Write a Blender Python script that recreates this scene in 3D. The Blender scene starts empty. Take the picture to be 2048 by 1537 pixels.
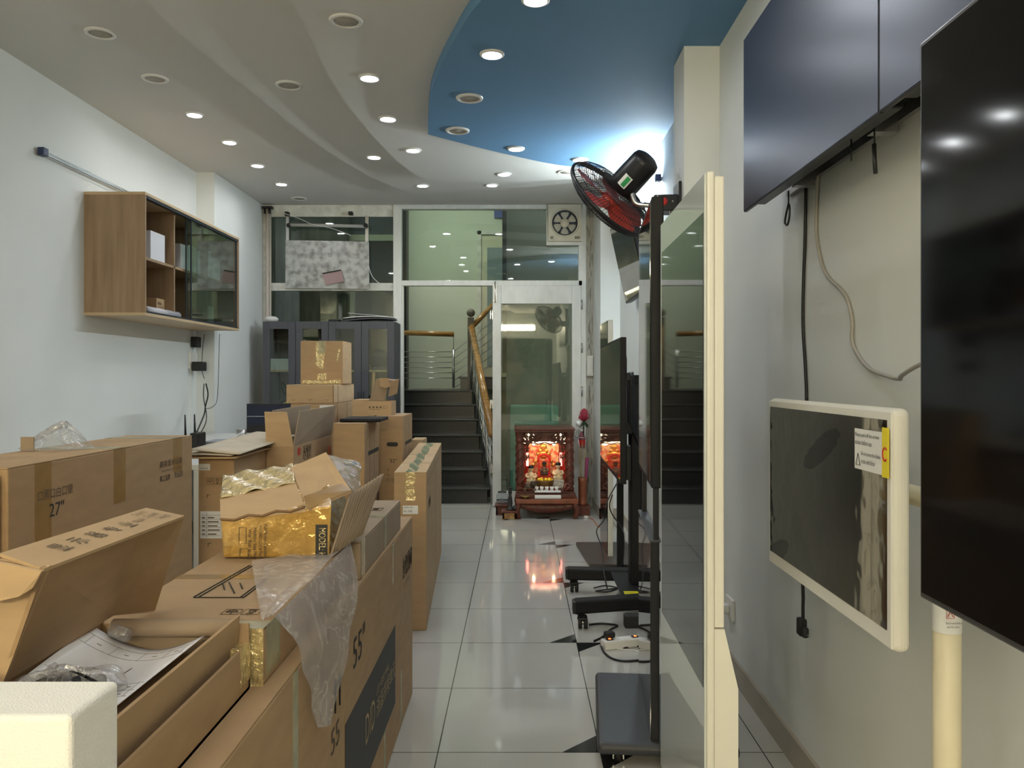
import bpy, bmesh, math, random
from mathutils import Vector, Matrix
random.seed(7)
C = bpy.context.scene.collection
PI = math.pi
# ---- camera model (a level camera looking along +Y, 1.346 m above the floor) ----
F, CX, CY, H = 1620.0, 1038.0, 755.0, 1.346
def at(px, py, Y): return Vector(((px-CX)/F*Y, Y, H+(CY-py)/F*Y))
def onz(px, py, Z):
    Y = F*(H-Z)/(py-CY); return at(px, py, Y)
def onx(px, py, X):
    Y = X*F/(px-CX); return at(px, py, Y)

# ---- materials ----
def mat(name, col, rough=0.6, metal=0.0, spec=0.5, noise=0.0, nscale=8.0, stretch=(1,1,1), bump=0.0, bscale=60.0, coat=0.0, emit=None, es=0.0, col2=None, contrast=None, alpha=None):
    m = bpy.data.materials.new(name); m.use_nodes = True
    nt = m.node_tree; b = nt.nodes['Principled BSDF']
    b.inputs['Base Color'].default_value = (*col, 1); b.inputs['Roughness'].default_value = rough
    b.inputs['Metallic'].default_value = metal; b.inputs['Specular IOR Level'].default_value = spec
    if coat: b.inputs['Coat Weight'].default_value = coat; b.inputs['Coat Roughness'].default_value = 0.12
    if emit: b.inputs['Emission Color'].default_value = (*emit, 1); b.inputs['Emission Strength'].default_value = es
    if noise or col2 or bump:
        tc = nt.nodes.new('ShaderNodeTexCoord'); mp = nt.nodes.new('ShaderNodeMapping')
        mp.inputs['Scale'].default_value = stretch; nt.links.new(tc.outputs['Object'], mp.inputs['Vector'])
    if noise or col2:
        n = nt.nodes.new('ShaderNodeTexNoise'); n.inputs['Scale'].default_value = nscale; n.inputs['Detail'].default_value = 5
        nt.links.new(mp.outputs[0], n.inputs['Vector'])
        r = nt.nodes.new('ShaderNodeValToRGB')
        lo, hi = contrast or (0.3, 0.7)
        r.color_ramp.elements[0].position = lo; r.color_ramp.elements[1].position = hi
        c2 = col2 or tuple(min(1, c*(1+noise)) for c in col)
        c1 = col if col2 else tuple(c*(1-noise) for c in col)
        r.color_ramp.elements[0].color = (*c1, 1); r.color_ramp.elements[1].color = (*c2, 1)
        nt.links.new(n.outputs['Fac'], r.inputs[0]); nt.links.new(r.outputs[0], b.inputs['Base Color'])
    if bump:
        n2 = nt.nodes.new('ShaderNodeTexNoise'); n2.inputs['Scale'].default_value = bscale; n2.inputs['Detail'].default_value = 3
        nt.links.new(mp.outputs[0], n2.inputs['Vector'])
        bp = nt.nodes.new('ShaderNodeBump'); bp.inputs['Strength'].default_value = bump; bp.inputs['Distance'].default_value = 0.01
        nt.links.new(n2.outputs['Fac'], bp.inputs['Height']); nt.links.new(bp.outputs[0], b.inputs['Normal'])
    return m
def film(name, tint, gloss, mixfac=None, rough=0.02, haze=0.0, hazecol=(.8,.8,.8), bump=0.0, bscale=20):
    """clear sheet: transparent + mirror reflection by Fresnel, optional milky haze"""
    m = bpy.data.materials.new(name); m.use_nodes = True; nt = m.node_tree; nt.nodes.clear()
    o = nt.nodes.new('ShaderNodeOutputMaterial'); t = nt.nodes.new('ShaderNodeBsdfTransparent'); t.inputs[0].default_value = (*tint, 1)
    g = nt.nodes.new('ShaderNodeBsdfGlossy'); g.inputs['Roughness'].default_value = rough; g.inputs[0].default_value = (gloss, gloss, gloss, 1)
    lw = nt.nodes.new('ShaderNodeLayerWeight'); lw.inputs[0].default_value = .5
    pw = nt.nodes.new('ShaderNodeMath'); pw.operation = 'POWER'; pw.inputs[1].default_value = 5; nt.links.new(lw.outputs['Facing'], pw.inputs[0])
    fr = nt.nodes.new('ShaderNodeMath'); fr.operation = 'MULTIPLY_ADD'; fr.inputs[1].default_value = .96; fr.inputs[2].default_value = .04; nt.links.new(pw.outputs[0], fr.inputs[0])
    mx = nt.nodes.new('ShaderNodeMixShader')
    if mixfac: 
        ad = nt.nodes.new('ShaderNodeMath'); ad.operation = 'ADD'; ad.inputs[1].default_value = mixfac; ad.use_clamp = True
        nt.links.new(fr.outputs[0], ad.inputs[0]); nt.links.new(ad.outputs[0], mx.inputs[0])
    else: nt.links.new(fr.outputs[0], mx.inputs[0])
    src = t
    if haze:
        d = nt.nodes.new('ShaderNodeBsdfDiffuse'); d.inputs[0].default_value = (*hazecol, 1)
        mh = nt.nodes.new('ShaderNodeMixShader'); mh.inputs[0].default_value = haze
        nt.links.new(t.outputs[0], mh.inputs[1]); nt.links.new(d.outputs[0], mh.inputs[2]); src = mh
    nt.links.new(src.outputs[0], mx.inputs[1]); nt.links.new(g.outputs[0], mx.inputs[2]); nt.links.new(mx.outputs[0], o.inputs[0])
    if bump:
        n2 = nt.nodes.new('ShaderNodeTexNoise'); n2.inputs['Scale'].default_value = bscale; n2.inputs['Detail'].default_value = 3
        tc = nt.nodes.new('ShaderNodeTexCoord'); nt.links.new(tc.outputs['Object'], n2.inputs['Vector'])
        bp = nt.nodes.new('ShaderNodeBump'); bp.inputs['Strength'].default_value = bump; bp.inputs['Distance'].default_value = 0.02
        nt.links.new(n2.outputs['Fac'], bp.inputs['Height']); nt.links.new(bp.outputs[0], g.inputs['Normal']); nt.links.new(bp.outputs[0], lw.inputs['Normal'])
    return m
def tile_floor():
    m = mat('polished tile', (.50,.49,.455), .06, noise=.03, nscale=2.0)
    nt = m.node_tree; b = nt.nodes['Principled BSDF']
    tc = nt.nodes.new('ShaderNodeTexCoord'); sp = nt.nodes.new('ShaderNodeSeparateXYZ'); nt.links.new(tc.outputs['Object'], sp.inputs[0])
    def line(out, off, size, half):
        a = nt.nodes.new('ShaderNodeMath'); a.operation = 'SUBTRACT'; a.inputs[1].default_value = off; nt.links.new(out, a.inputs[0])
        p = nt.nodes.new('ShaderNodeMath'); p.operation = 'PINGPONG'; p.inputs[1].default_value = size/2; nt.links.new(a.outputs[0], p.inputs[0])
        l = nt.nodes.new('ShaderNodeMath'); l.operation = 'LESS_THAN'; l.inputs[1].default_value = half; nt.links.new(p.outputs[0], l.inputs[0])
        return l.outputs[0]
    lx = line(sp.outputs[0], TX, TW, .0022); ly = line(sp.outputs[1], TY, .6, .0022)
    mx = nt.nodes.new('ShaderNodeMath'); mx.operation = 'MAXIMUM'; nt.links.new(lx, mx.inputs[0]); nt.links.new(ly, mx.inputs[1])
    mc = nt.nodes.new('ShaderNodeMix'); mc.data_type = 'RGBA'
    src = b.inputs['Base Color'].links[0].from_socket
    nt.links.new(mx.outputs[0], mc.inputs[0]); nt.links.new(src, mc.inputs[6]); mc.inputs[7].default_value = (.03,.028,.025,1)
    nt.links.new(mc.outputs[2], b.inputs['Base Color'])
    return m
TX, TW, TY = 0.292, 0.583, 4.104     # one grout crossing and the tile width

# ---- mesh builder ----
class MB:
    def __init__(s): s.v = []; s.f = []; s.mi = []; s.cur = 0; s.sm = []
    def add(s, vs, fs, smooth=False):
        o = len(s.v); s.v += [Vector(p) for p in vs]
        for f in fs: s.f.append([o+i for i in f]); s.mi.append(s.cur); s.sm.append(smooth)
        return s
    def box(s, x0, x1, y0, y1, z0, z1, bev=0.0, seg=2):
        x0, x1 = min(x0,x1), max(x0,x1); y0, y1 = min(y0,y1), max(y0,y1); z0, z1 = min(z0,z1), max(z0,z1)
        vs = [(x0,y0,z0),(x1,y0,z0),(x1,y1,z0),(x0,y1,z0),(x0,y0,z1),(x1,y0,z1),(x1,y1,z1),(x0,y1,z1)]
        fs = [(3,2,1,0),(4,5,6,7),(0,1,5,4),(1,2,6,5),(2,3,7,6),(3,0,4,7)]
        return s.hexa(vs, bev, seg)
    def hexa(s, vs, bev=0.0, seg=2):
        fs = [(3,2,1,0),(4,5,6,7),(0,1,5,4),(1,2,6,5),(2,3,7,6),(3,0,4,7)]
        if not bev: return s.add(vs, fs)
        bm = bmesh.new(); bv = [bm.verts.new(p) for p in vs]
        for f in fs: bm.faces.new([bv[i] for i in f])
        bmesh.ops.bevel(bm, geom=list(bm.edges), offset=bev, segments=seg, profile=.5, affect='EDGES')
        bm.verts.index_update()
        s.add([v.co.copy() for v in bm.verts], [[v.index for v in f.verts] for f in bm.faces]); bm.free(); return s
    def slab(s, pts, th, bev=0):
        """polygon with thickness th to the back of its normal"""
        P = [Vector(p) for p in pts]; n = Vector((0,0,0))
        for i in range(len(P)):
            a, b = P[i], P[(i+1) % len(P)]; n += a.cross(b)
        n.normalize(); k = len(P); Q = [p - n*th for p in P]
        fs = [list(range(k)), list(range(2*k-1, k-1, -1))] + [[i, i+k, (i+1)%k+k, (i+1)%k] for i in range(k)]
        return s.add(P+Q, fs)
    def prism(s, poly, z0, z1):
        """vertical prism over a counter-clockwise plan polygon"""
        k = len(poly); vs = [(p[0],p[1],z0) for p in poly] + [(p[0],p[1],z1) for p in poly]
        return s.add(vs, [list(range(k-1,-1,-1)), list(range(k,2*k))] + [[i,(i+1)%k,(i+1)%k+k,i+k] for i in range(k)])
    def tube(s, pts, r, n=8, smooth=True, curve=0, cap=True):
        P = [Vector(p) for p in pts]
        if curve and len(P) > 2: P = spline(P, curve)
        R = r if isinstance(r, (list, tuple)) else [r]*len(P)
        if len(R) != len(P): R = [R[0]+(R[-1]-R[0])*i/(len(P)-1) for i in range(len(P))]
        t0 = (P[1]-P[0]).normalized(); u = t0.orthogonal().normalized(); rings = []
        for i, p in enumerate(P):
            t = ((P[min(i+1,len(P)-1)]-P[max(i-1,0)])).normalized()
            u = (u - t*u.dot(t)); u = u.normalized() if u.length > 1e-6 else t.orthogonal().normalized()
            w = t.cross(u); rings.append([p + (u*math.cos(2*PI*k/n)+w*math.sin(2*PI*k/n))*R[i] for k in range(n)])
        vs = [q for rg in rings for q in rg]; fs = []
        for i in range(len(P)-1):
            for k in range(n): fs.append([i*n+k, i*n+(k+1)%n, (i+1)*n+(k+1)%n, (i+1)*n+k])
        if cap: fs.append(list(range(n-1,-1,-1))); fs.append([(len(P)-1)*n+k for k in range(n)])
        return s.add(vs, fs, smooth)
    def cyl(s, a, b, r, n=20, r2=None): 
        return s.tube([a, b], [r, r if r2 is None else r2], n)
    def lathe(s, prof, c=(0,0,0), n=24, M=None, arc=2*PI):
        vs = []; k = len(prof); full = abs(arc-2*PI) < 1e-6; cols = n if full else n+1
        for j in range(cols):
            a = arc*j/n
            for r, z in prof:
                p = Vector((r*math.cos(a), r*math.sin(a), z)); p = (M @ p) if M else p + Vector(c); vs.append(p)
        fs = []
        for j in range(n):
            j2 = (j+1) % cols
            for i in range(k-1):
                fs.append([j*k+i, j2*k+i, j2*k+i+1, j*k+i+1])
        return s.add(vs, fs, True)
    def ball(s, c, r, n=14, sc=(1,1,1)):
        m = max(6, n//2); prof = [(max(1e-4, math.sin(PI*i/m)), -math.cos(PI*i/m)) for i in range(m+1)]
        vs = []; c = Vector(c)
        M = Matrix.Translation(c) @ Matrix.Diagonal((r*sc[0], r*sc[1], r*sc[2], 1))
        return s.lathe(prof, n=n, M=M)
    def sheet(s, f, nu, nv, smooth=True):
        vs = [f(i/nu, j/nv) for i in range(nu+1) for j in range(nv+1)]
        fs = [[i*(nv+1)+j, (i+1)*(nv+1)+j, (i+1)*(nv+1)+j+1, i*(nv+1)+j+1] for i in range(nu) for j in range(nv)]
        return s.add(vs, fs, smooth)
    def xf(s, M, start=0):
        for i in range(start, len(s.v)): s.v[i] = M @ s.v[i]
        return s
def spline(P, k):
    out = []
    for i in range(len(P)-1):
        p0, p1, p2, p3 = P[max(i-1,0)], P[i], P[i+1], P[min(i+2,len(P)-1)]
        for j in range(k):
            t = j/k; out.append(.5*((2*p1)+(p2-p0)*t+(2*p0-5*p1+4*p2-p3)*t*t+(3*p1-p0-3*p2+p3)*t**3))
    out.append(P[-1]); return out

WM = {}          # world matrix of each object built
def inv(o): return WM[o.name].inverted() if o and o.name in WM else Matrix()
def obj(name, mb, m, parent=None, local=False, label=None, solid=0):
    me = bpy.data.meshes.new(name)
    me.from_pydata([tuple(v) for v in mb.v], [], mb.f); 
    ms = m if isinstance(m, (list, tuple)) else [m]
    for x in ms: me.materials.append(x)
    for p, i, sm in zip(me.polygons, mb.mi, mb.sm): p.material_index = i; p.use_smooth = sm
    if parent and not local: me.transform(inv(parent))
    me.validate(); me.update()
    bm = bmesh.new(); bm.from_mesh(me); bmesh.ops.recalc_face_normals(bm, faces=bm.faces[:]); bm.to_mesh(me); bm.free()
    o = bpy.data.objects.new(name, me); C.objects.link(o)
    if parent: o.parent = parent; WM[o.name] = WM[parent.name]
    else: WM[o.name] = Matrix()
    if label: o['label'] = label
    if solid:
        md = o.modifiers.new('thickness', 'SOLIDIFY'); md.thickness = solid; md.offset = 0
    return o
def tag(o, label, cat, group=None):
    o['label'] = label; o['category'] = cat
    if group: o['group'] = group
    return o
def thing(name, label, cat, loc=(0,0,0), rz=0.0, group=None):
    o = bpy.data.objects.new(name, None); C.objects.link(o); o.empty_display_size = .05
    o.location = loc; o.rotation_euler = (0,0,rz); WM[o.name] = Matrix.Translation(Vector(loc)) @ Matrix.Rotation(rz, 4, 'Z')
    return tag(o, label, cat, group)
def single(name, mb, m, label, cat, group=None, solid=0): return tag(obj(name, mb, m, solid=solid), label, cat, group)
def struct(name, mb, m, parent=None):
    o = obj(name, mb, m, parent)
    if not parent: o['kind'] = 'structure'
    return o
def copy_thing(root, loc, label, group=None, rz=None):
    r = root.copy(); C.objects.link(r); r.location = loc; r['label'] = label
    if group: r['group'] = group
    if rz is not None: r.rotation_euler = (0,0,rz)
    for ch in list(root.children):
        c = ch.copy(); C.objects.link(c); c.parent = r
        for g in ch.children:
            d = g.copy(); C.objects.link(d); d.parent = c
    return r
def txt(parent, body, o, u, v, m, h=None, w=None, name='printed_text', local=False, align='LEFT', off=.0012):
    """lettering as a thin flat mesh: o = lower left corner, u = reading direction, v = up"""
    cu = bpy.data.curves.new('t', 'FONT'); cu.body = body; cu.size = 1.0; cu.resolution_u = 3
    to = bpy.data.objects.new('t', cu); C.objects.link(to)
    dg = bpy.context.evaluated_depsgraph_get(); dg.update()
    me = bpy.data.meshes.new_from_object(to.evaluated_get(dg)); bpy.data.objects.remove(to); bpy.data.curves.remove(cu)
    me.name = name
    xs = [q.co.x for q in me.vertices] or [0]; ys = [q.co.y for q in me.vertices] or [0]
    W = max(xs)-min(xs) or 1; T = max(ys)-min(ys) or 1
    sy = (h/T) if h else w/W; sx = (w/W) if w else sy
    u = Vector(u).normalized(); v = Vector(v).normalized(); n = u.cross(v)
    M = Matrix((( u.x, v.x, n.x, o[0]+n.x*off), (u.y, v.y, n.y, o[1]+n.y*off), (u.z, v.z, n.z, o[2]+n.z*off), (0,0,0,1)))
    me.transform(M @ Matrix.Diagonal((sx, sy, 1, 1)) @ Matrix.Translation((-min(xs), -min(ys), 0)))
    if parent and not local: me.transform(inv(parent))
    me.materials.clear(); me.materials.append(m)
    ob = bpy.data.objects.new(name, me); C.objects.link(ob)
    if parent: ob.parent = parent; WM[ob.name] = WM[parent.name]
    return ob

# ---- palette ----
WHITE = mat('white wall paint', (.72,.74,.72), .75, noise=.03, nscale=1.5, bump=.04, bscale=30)
CEIL = mat('ceiling paint', (.62,.61,.58), .8, noise=.02, nscale=1)
BLUE = mat('blue ceiling paint', (.115,.255,.43), .7, noise=.03, nscale=1.2)
FRAMEW = mat('painted white metal', (.70,.71,.68), .3, noise=.06, nscale=6, stretch=(3,3,1))
OLDW = mat('grimy white metal', (.64,.64,.58), .5, noise=.18, nscale=12)
CARD = mat('cardboard', (.43,.285,.155), .82, noise=.07, nscale=7, stretch=(1,1,4), bump=.03, bscale=90)
CARD2 = mat('pale cardboard', (.52,.36,.205), .82, noise=.07, nscale=7, stretch=(1,1,4), bump=.03, bscale=90)
CARDD = mat('grey brown cardboard', (.36,.27,.185), .85, noise=.06, nscale=7, bump=.03, bscale=90)
CARDE = mat('cardboard cut edge', (.22,.13,.065), .9)
TAPE = mat('brown packing tape', (.33,.20,.075), .25, noise=.12, nscale=14, bump=.1, bscale=25)
TAPEG = mat('glossy amber tape', (.52,.31,.075), .14, noise=.14, nscale=10, bump=1.0, bscale=26, coat=1.0, metal=.25)
TAPEC = mat('greenish clear tape', (.36,.33,.19), .25, noise=.2, nscale=18, bump=.3, bscale=30)
TAPEY = mat('crinkled pale tape', (.66,.53,.27), .16, noise=.25, nscale=30, bump=1.0, bscale=55, metal=.4, coat=.5)
INK = mat('black print', (.03,.028,.025), .7)
INKW = mat('faded print', (.10,.075,.05), .8)
LABEL = mat('white paper', (.80,.80,.79), .6)
PAPER = mat('office paper', (.82,.81,.84), .55)
BLK = mat('black plastic', (.014,.014,.016), .36, spec=.35, bump=.02, bscale=200)
BLKM = mat('black powder coat', (.007,.0075,.009), .55, spec=.28, bump=.04, bscale=300)
DGREY = mat('charcoal steel', (.045,.047,.052), .5, bump=.03, bscale=300)
GLOSSB = mat('black glass', (.006,.006,.007), .035, spec=.9)
SATIN = mat('satin black screen', (.008,.011,.024), .30, spec=.6)
SATIN.node_tree.nodes['Principled BSDF'].inputs['Specular Tint'].default_value = (.66,.70,1,1)
NEARB = mat('dark screen glass', (.003,.003,.004), .085, spec=.2)
IVORY = mat('white plastic shell', (.80,.78,.70), .35)
GLASSW = mat('white backed glass', (.62,.66,.63), .04, spec=.8)
CHROME = mat('brushed steel', (.55,.55,.55), .28, metal=1)
RUBBER = mat('black rubber', (.012,.012,.012), .6)
WOODC = mat('oak laminate', (.33,.225,.135), .5, col2=(.235,.15,.085), nscale=3.2, stretch=(9,9,.7), contrast=(.35,.72))
WOODE = mat('pale oak edge', (.52,.38,.23), .5)
GREYC = mat('slate grey cabinet', (.055,.058,.072), .45)
RAILW = mat('varnished wood rail', (.36,.19,.055), .22, noise=.25, nscale=8, stretch=(1,1,6), coat=.4)
GRAN = mat('black granite', (.025,.027,.027), .28, noise=.5, nscale=120)
GREENW = mat('pale green stairwell paint', (.62,.66,.55), .7, noise=.03, nscale=1.5)
MARB = mat('dark green marble', (.05,.065,.058), .3, col2=(.13,.15,.13), nscale=5, stretch=(3,3,.6), contrast=(.45,.75))
DARKW = mat('dim blue grey wall', (.06,.075,.09), .7)
GREYW = mat('grey wall', (.17,.18,.175), .7, noise=.05, nscale=2)
TEAL = mat('teal cabinet', (.10,.27,.235), .4)
REDW = mat('carved dark rosewood', (.115,.028,.014), .35, noise=.4, nscale=22, bump=.5, bscale=45)
REDW2 = mat('reddish wood', (.22,.065,.028), .35, noise=.25, nscale=14, stretch=(1,6,1))
GOLD = mat('gold leaf', (.75,.45,.12), .3, metal=.7, noise=.3, nscale=30)
RED = mat('red lacquer', (.55,.03,.025), .35)
REDP = mat('red fan blade', (.52,.055,.035), .35)
SOCK = mat('white switch plastic', (.75,.74,.70), .4)
SKIRT = mat('tan skirting tile', (.36,.32,.26), .3, noise=.1, nscale=8)
GREYCABLE = mat('grey cable', (.36,.34,.30), .5)
PIPE = mat('cream painted tube', (.76,.69,.50), .45, noise=.04, nscale=5)
FOAM = mat('white foam block', (.90,.89,.86), .9, bump=.35, bscale=420)
GLASS = film('partition glass', (.80,.86,.82), .9, mixfac=.03)
GLASSD = film('smoked cabinet glass', (.84,.89,.86), .9, mixfac=.05)
CLEAR = film('clear acrylic', (.9,.93,.95), .9)
POLY = film('thin polythene', (.92,.92,.94), .95, mixfac=.05, rough=.22, haze=.42, hazecol=(.80,.78,.79), bump=.35, bscale=22)
def milky(name, diff, fac, gl, rough, bump, bscale):
    m = bpy.data.materials.new(name); m.use_nodes = True; nt = m.node_tree; nt.nodes.clear(); N = nt.nodes.new; K = nt.links.new
    o = N('ShaderNodeOutputMaterial'); t = N('ShaderNodeBsdfTransparent'); t.inputs[0].default_value = (.95,.95,.95,1)
    d = N('ShaderNodeBsdfDiffuse'); d.inputs[0].default_value = (*diff,1); l = N('ShaderNodeBsdfTranslucent'); l.inputs[0].default_value = (*diff,1)
    g = N('ShaderNodeBsdfGlossy'); g.inputs['Roughness'].default_value = rough
    a = N('ShaderNodeMixShader'); a.inputs[0].default_value = .35; K(d.outputs[0], a.inputs[1]); K(l.outputs[0], a.inputs[2])
    n = N('ShaderNodeTexNoise'); n.inputs['Scale'].default_value = bscale; n.inputs['Detail'].default_value = 4; tc = N('ShaderNodeTexCoord'); K(tc.outputs['Object'], n.inputs['Vector'])
    r = N('ShaderNodeMapRange'); r.inputs[1].default_value = .35; r.inputs[2].default_value = .7; r.inputs[3].default_value = fac*.97; r.inputs[4].default_value = min(1, fac*1.03); K(n.outputs['Fac'], r.inputs[0])
    n3 = N('ShaderNodeTexNoise'); n3.inputs['Scale'].default_value = 8; n3.inputs['Detail'].default_value = 2; n3.inputs['Distortion'].default_value = 1.6; K(tc.outputs['Object'], n3.inputs['Vector'])
    s1 = N('ShaderNodeMath'); s1.operation = 'SUBTRACT'; s1.inputs[1].default_value = .5; K(n3.outputs['Fac'], s1.inputs[0])
    s2 = N('ShaderNodeMath'); s2.operation = 'ABSOLUTE'; K(s1.outputs[0], s2.inputs[0])
    s3 = N('ShaderNodeMapRange'); s3.inputs[1].default_value = 0; s3.inputs[2].default_value = .03; s3.inputs[3].default_value = .24; s3.inputs[4].default_value = 0; K(s2.outputs[0], s3.inputs[0])
    s4 = N('ShaderNodeMath'); s4.operation = 'ADD'; s4.use_clamp = True; K(r.outputs[0], s4.inputs[0]); K(s3.outputs[0], s4.inputs[1])
    b = N('ShaderNodeMixShader'); K(s4.outputs[0], b.inputs[0]); K(t.outputs[0], b.inputs[1]); K(a.outputs[0], b.inputs[2])
    c = N('ShaderNodeMixShader'); c.inputs[0].default_value = gl; K(b.outputs[0], c.inputs[1]); K(g.outputs[0], c.inputs[2])
    bp = N('ShaderNodeBump'); bp.inputs['Strength'].default_value = bump; bp.inputs['Distance'].default_value = .01; K(n.outputs['Fac'], bp.inputs['Height']); K(bp.outputs[0], g.inputs['Normal']); K(bp.outputs[0], d.inputs['Normal'])
    K(c.outputs[0], o.inputs[0]); return m
POLY = milky('thin polythene', (.92,.90,.92), .36, .14, .14, .9, 18)
POLYC = milky('clear polythene bag', (.85,.84,.86), .16, .16, .12, .6, 40)
TAPEF = milky('loose clear tape', (.42,.37,.20), .5, .2, .12, 1.0, 30)
LITL = mat('lit lamp lens', (.9,.9,.9), .5, emit=(.95,.98,1.0), es=78.0)
UNLIT = mat('unlit lamp lens', (.42,.39,.33), .5, noise=.1, nscale=30)
TRIMR = mat('white lamp trim', (.72,.71,.68), .35)
LITW = mat('warm fill lens', (.9,.9,.9), .5, emit=(1,.91,.72), es=110.0)
FILLW = mat('lit warm batten', (.9,.9,.9), .5, emit=(1,.87,.58), es=62.0)
TUBEL = mat('lit fluorescent tube', (.9,.9,.9), .5, emit=(.85,.97,1.0), es=170.0)
STAIRL = mat('lit stair lamp', (.9,.9,.9), .5, emit=(.96,1.0,.86), es=36.0)
SHRINEL = mat('red glowing lamp', (.9,.3,.2), .5, emit=(1,.20,.14), es=4.0)
SHRINEW = mat('warm shrine lamp', (.9,.8,.5), .5, emit=(1,.74,.42), es=22.0)
# =============== the setting ===============
XL, XR, YB, YF = -2.83, 0.96, 8.45, -4.0
fl = MB().box(XL-.2, 1.6, YF, 12.0, -.06, 0)
fl.cur = 1
for k in range(-3, 6):
    y = TY + 1.2*k
    if y > 8.3: continue
    a = .138
    fl.add([(TX,y,.0006),(TX-a,y,.0006),(TX,y+a,.0006)], [(0,2,1)])
    fl.add([(TX,y,.0006),(TX+a,y,.0006),(TX,y-a,.0006)], [(0,2,1)])
struct('floor', fl, [tile_floor(), mat('black tile inlay', (.02,.02,.021), .1)])
wl = MB().box(XL-.15, XL, YF, 12, 0, 3.5)
struct('wall_left', wl, WHITE)
struct('trim_9', MB().box(XL, -2.67, 7.1, 8.62, 0, 3.15), WHITE)
wr = MB().box(XR, XR+.15, YF, 8.62, 0, 3.5)
struct('wall_right', wr, WHITE)
struct('trim_7', MB().box(.79, XR, 3.876, 4.13, 0, 3.15), WHITE)
struct('trim_8', MB().box(.775, XR, 7.7, 8.62, 0, 3.15), WHITE)
bl = MB().box(XR-.013, XR, YF, 3.876, 0, .1).box(.777, XR, 3.863, 3.876, 0, .1).box(.777, .79, 3.863, 4.143, 0, .1).box(.777, XR, 4.13, 4.143, 0, .1).box(XR-.013, XR, 4.143, 7.69, 0, .1).box(.763, XR, 7.687, 7.7, 0, .1).box(.763, .775, 7.687, 8.4, 0, .1)
struct('baseboard_right', bl, SKIRT)
struct('baseboard_left', MB().box(XL, XL+.013, YF, 7.1, 0, .1).box(XL+.013, -2.657, 7.087, 7.1, 0, .1).box(-2.67, -2.657, 7.1, 8.4, 0, .1), SKIRT)
wf = MB().box(XL-.15, -2.7, YF-.2, YF, 0, 3.5).box(.83, XR+.15, YF-.2, YF, 0, 3.5).box(-2.7, .83, YF-.2, YF, 2.35, 3.5)
struct('wall_front', wf, WHITE)
# ceiling in dropped curved tiers
ZO, ZM, ZW, ZB = 3.143, 3.068, 2.992, 2.932
ce = struct('ceiling', MB().box(XL-.15, XR+.15, YF-.2, 8.62, ZO, ZO+.1), CEIL)
def tier(left, far, Z):
    L = [onz(x, y, Z) for x, y in left]; Fp = [onz(x, y, Z) for x, y in far]
    return [(p.x, p.y) for p in L], [(p.x, p.y) for p in Fp]
def smooth2(pts, k=6):
    return [(p.x, p.y) for p in spline([Vector((a, b, 0)) for a, b in pts], k)]
l1, f1 = tier([(290,0),(400,100),(510,190),(644,295),(742,354),(812,384)], [(812,384),(973,380),(1156,365)], ZM)
p1 = smooth2([(-1.55,YF),(-1.68,1.0)] + l1) + smooth2(f1 + [(XR, 6.9)])[1:] + [(XR, YF)]
l2, f2 = tier([(586,0),(632,100),(681,190),(742,268),(800,327),(846,361)], [(846,361),(1015,365),(1156,358)], ZW)
p2 = smooth2([(-.1,YF),(-.65,.8),(-.92,2.4)] + l2) + smooth2(f2 + [(XR, 6.75)])[1:] + [(XR, YF)]
l3, f3 = tier([(963,0),(907,83),(870,158),(859,207),(856,269)], [(856,269),(997,305),(1131,332),(1264,338)], ZB)
p3 = smooth2([(XR,1.9),(.45,2.5),(.1,2.98)] + l3) + smooth2(f3 + [(XR, 6.1)])[1:]
obj('ceiling_tier', MB().prism(p1[::-1], ZM, ZO+.02), CEIL, ce)
obj('ceiling_tier', MB().prism(p2[::-1], ZW, ZM+.02), CEIL, ce)
obj('blue_panel', MB().prism(p3[::-1], ZB, ZW+.02), BLUE, ce, label='blue painted lowest ceiling tier')

# back room behind the glazed partition
struct('wall_back', MB().box(-1.8, 1.6, 11.77, 11.9, 0, 4.6), GREENW)
struct('trim_10', MB().box(-1.8,-1.68,9.45,11.75,0,4.6), GREENW)
struct('trim_1', MB().box(-1.68, -1.60, 11.5, 11.75, 1.2, 4.4), BLK)
struct('trim_2', MB().box(XL, -1.95, 9.25, 9.4, 0, 4.4), MARB)
struct('trim_3', MB().box(-1.95, -1.40, 9.38, 9.44, 0, 4.4), DARKW)
struct('trim_4', MB().box(-.155, 1.6, 9.75, 9.85, 0, 4.4), GREYW)
struct('trim_5', MB().box(-.2, -.15, 9.7, 9.78, 1.4, 4.4), mat('ragged dark edge', (.05,.05,.05), .9, noise=.4, nscale=20))
struct('wall_far', MB().box(XL, 1.75, 12.0, 12.1, 0, 4.6).box(1.6, 1.75, 8.62, 12, 0, 4.6).box(XL-.15,1.75,8.62,12.1,4.5,4.6).box(XL-.15,1.75,8.5,8.62,3.2,4.6).box(XL-.15,XL,8.62,12.1,3.5,4.6), GREYW)
d2 = obj('door_2', MB().box(-.60,-.545,11.68,11.75,1.2,3.46).box(-.60,-.15,11.68,11.75,3.41,3.46), OLDW); d2['kind'] = 'structure'
obj('door_leaf', MB().box(-.545,-.16,11.71,11.75,1.2,3.41), mat('cream door', (.62,.60,.45), .5), d2)
obj('door_glass', MB().box(-.46,-.24,11.70,11.712,1.5,3.22), mat('frosted pane', (.20,.26,.27), .3), d2)
d3 = obj('door_3', MB().box(-1.95,-1.90,9.33,9.375,0,2.99).box(-1.90,-1.40,9.33,9.375,2.92,2.99), mat('pale green frame', (.46,.50,.38), .5)); d3['kind'] = 'structure'
tag(d3, '', ''); del d3['label']; del d3['category']
sl = thing('ceiling_lamp', 'pale green lamp above the stairwell landing', 'lamp', (-.9, 10.2, 4.42))
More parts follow.
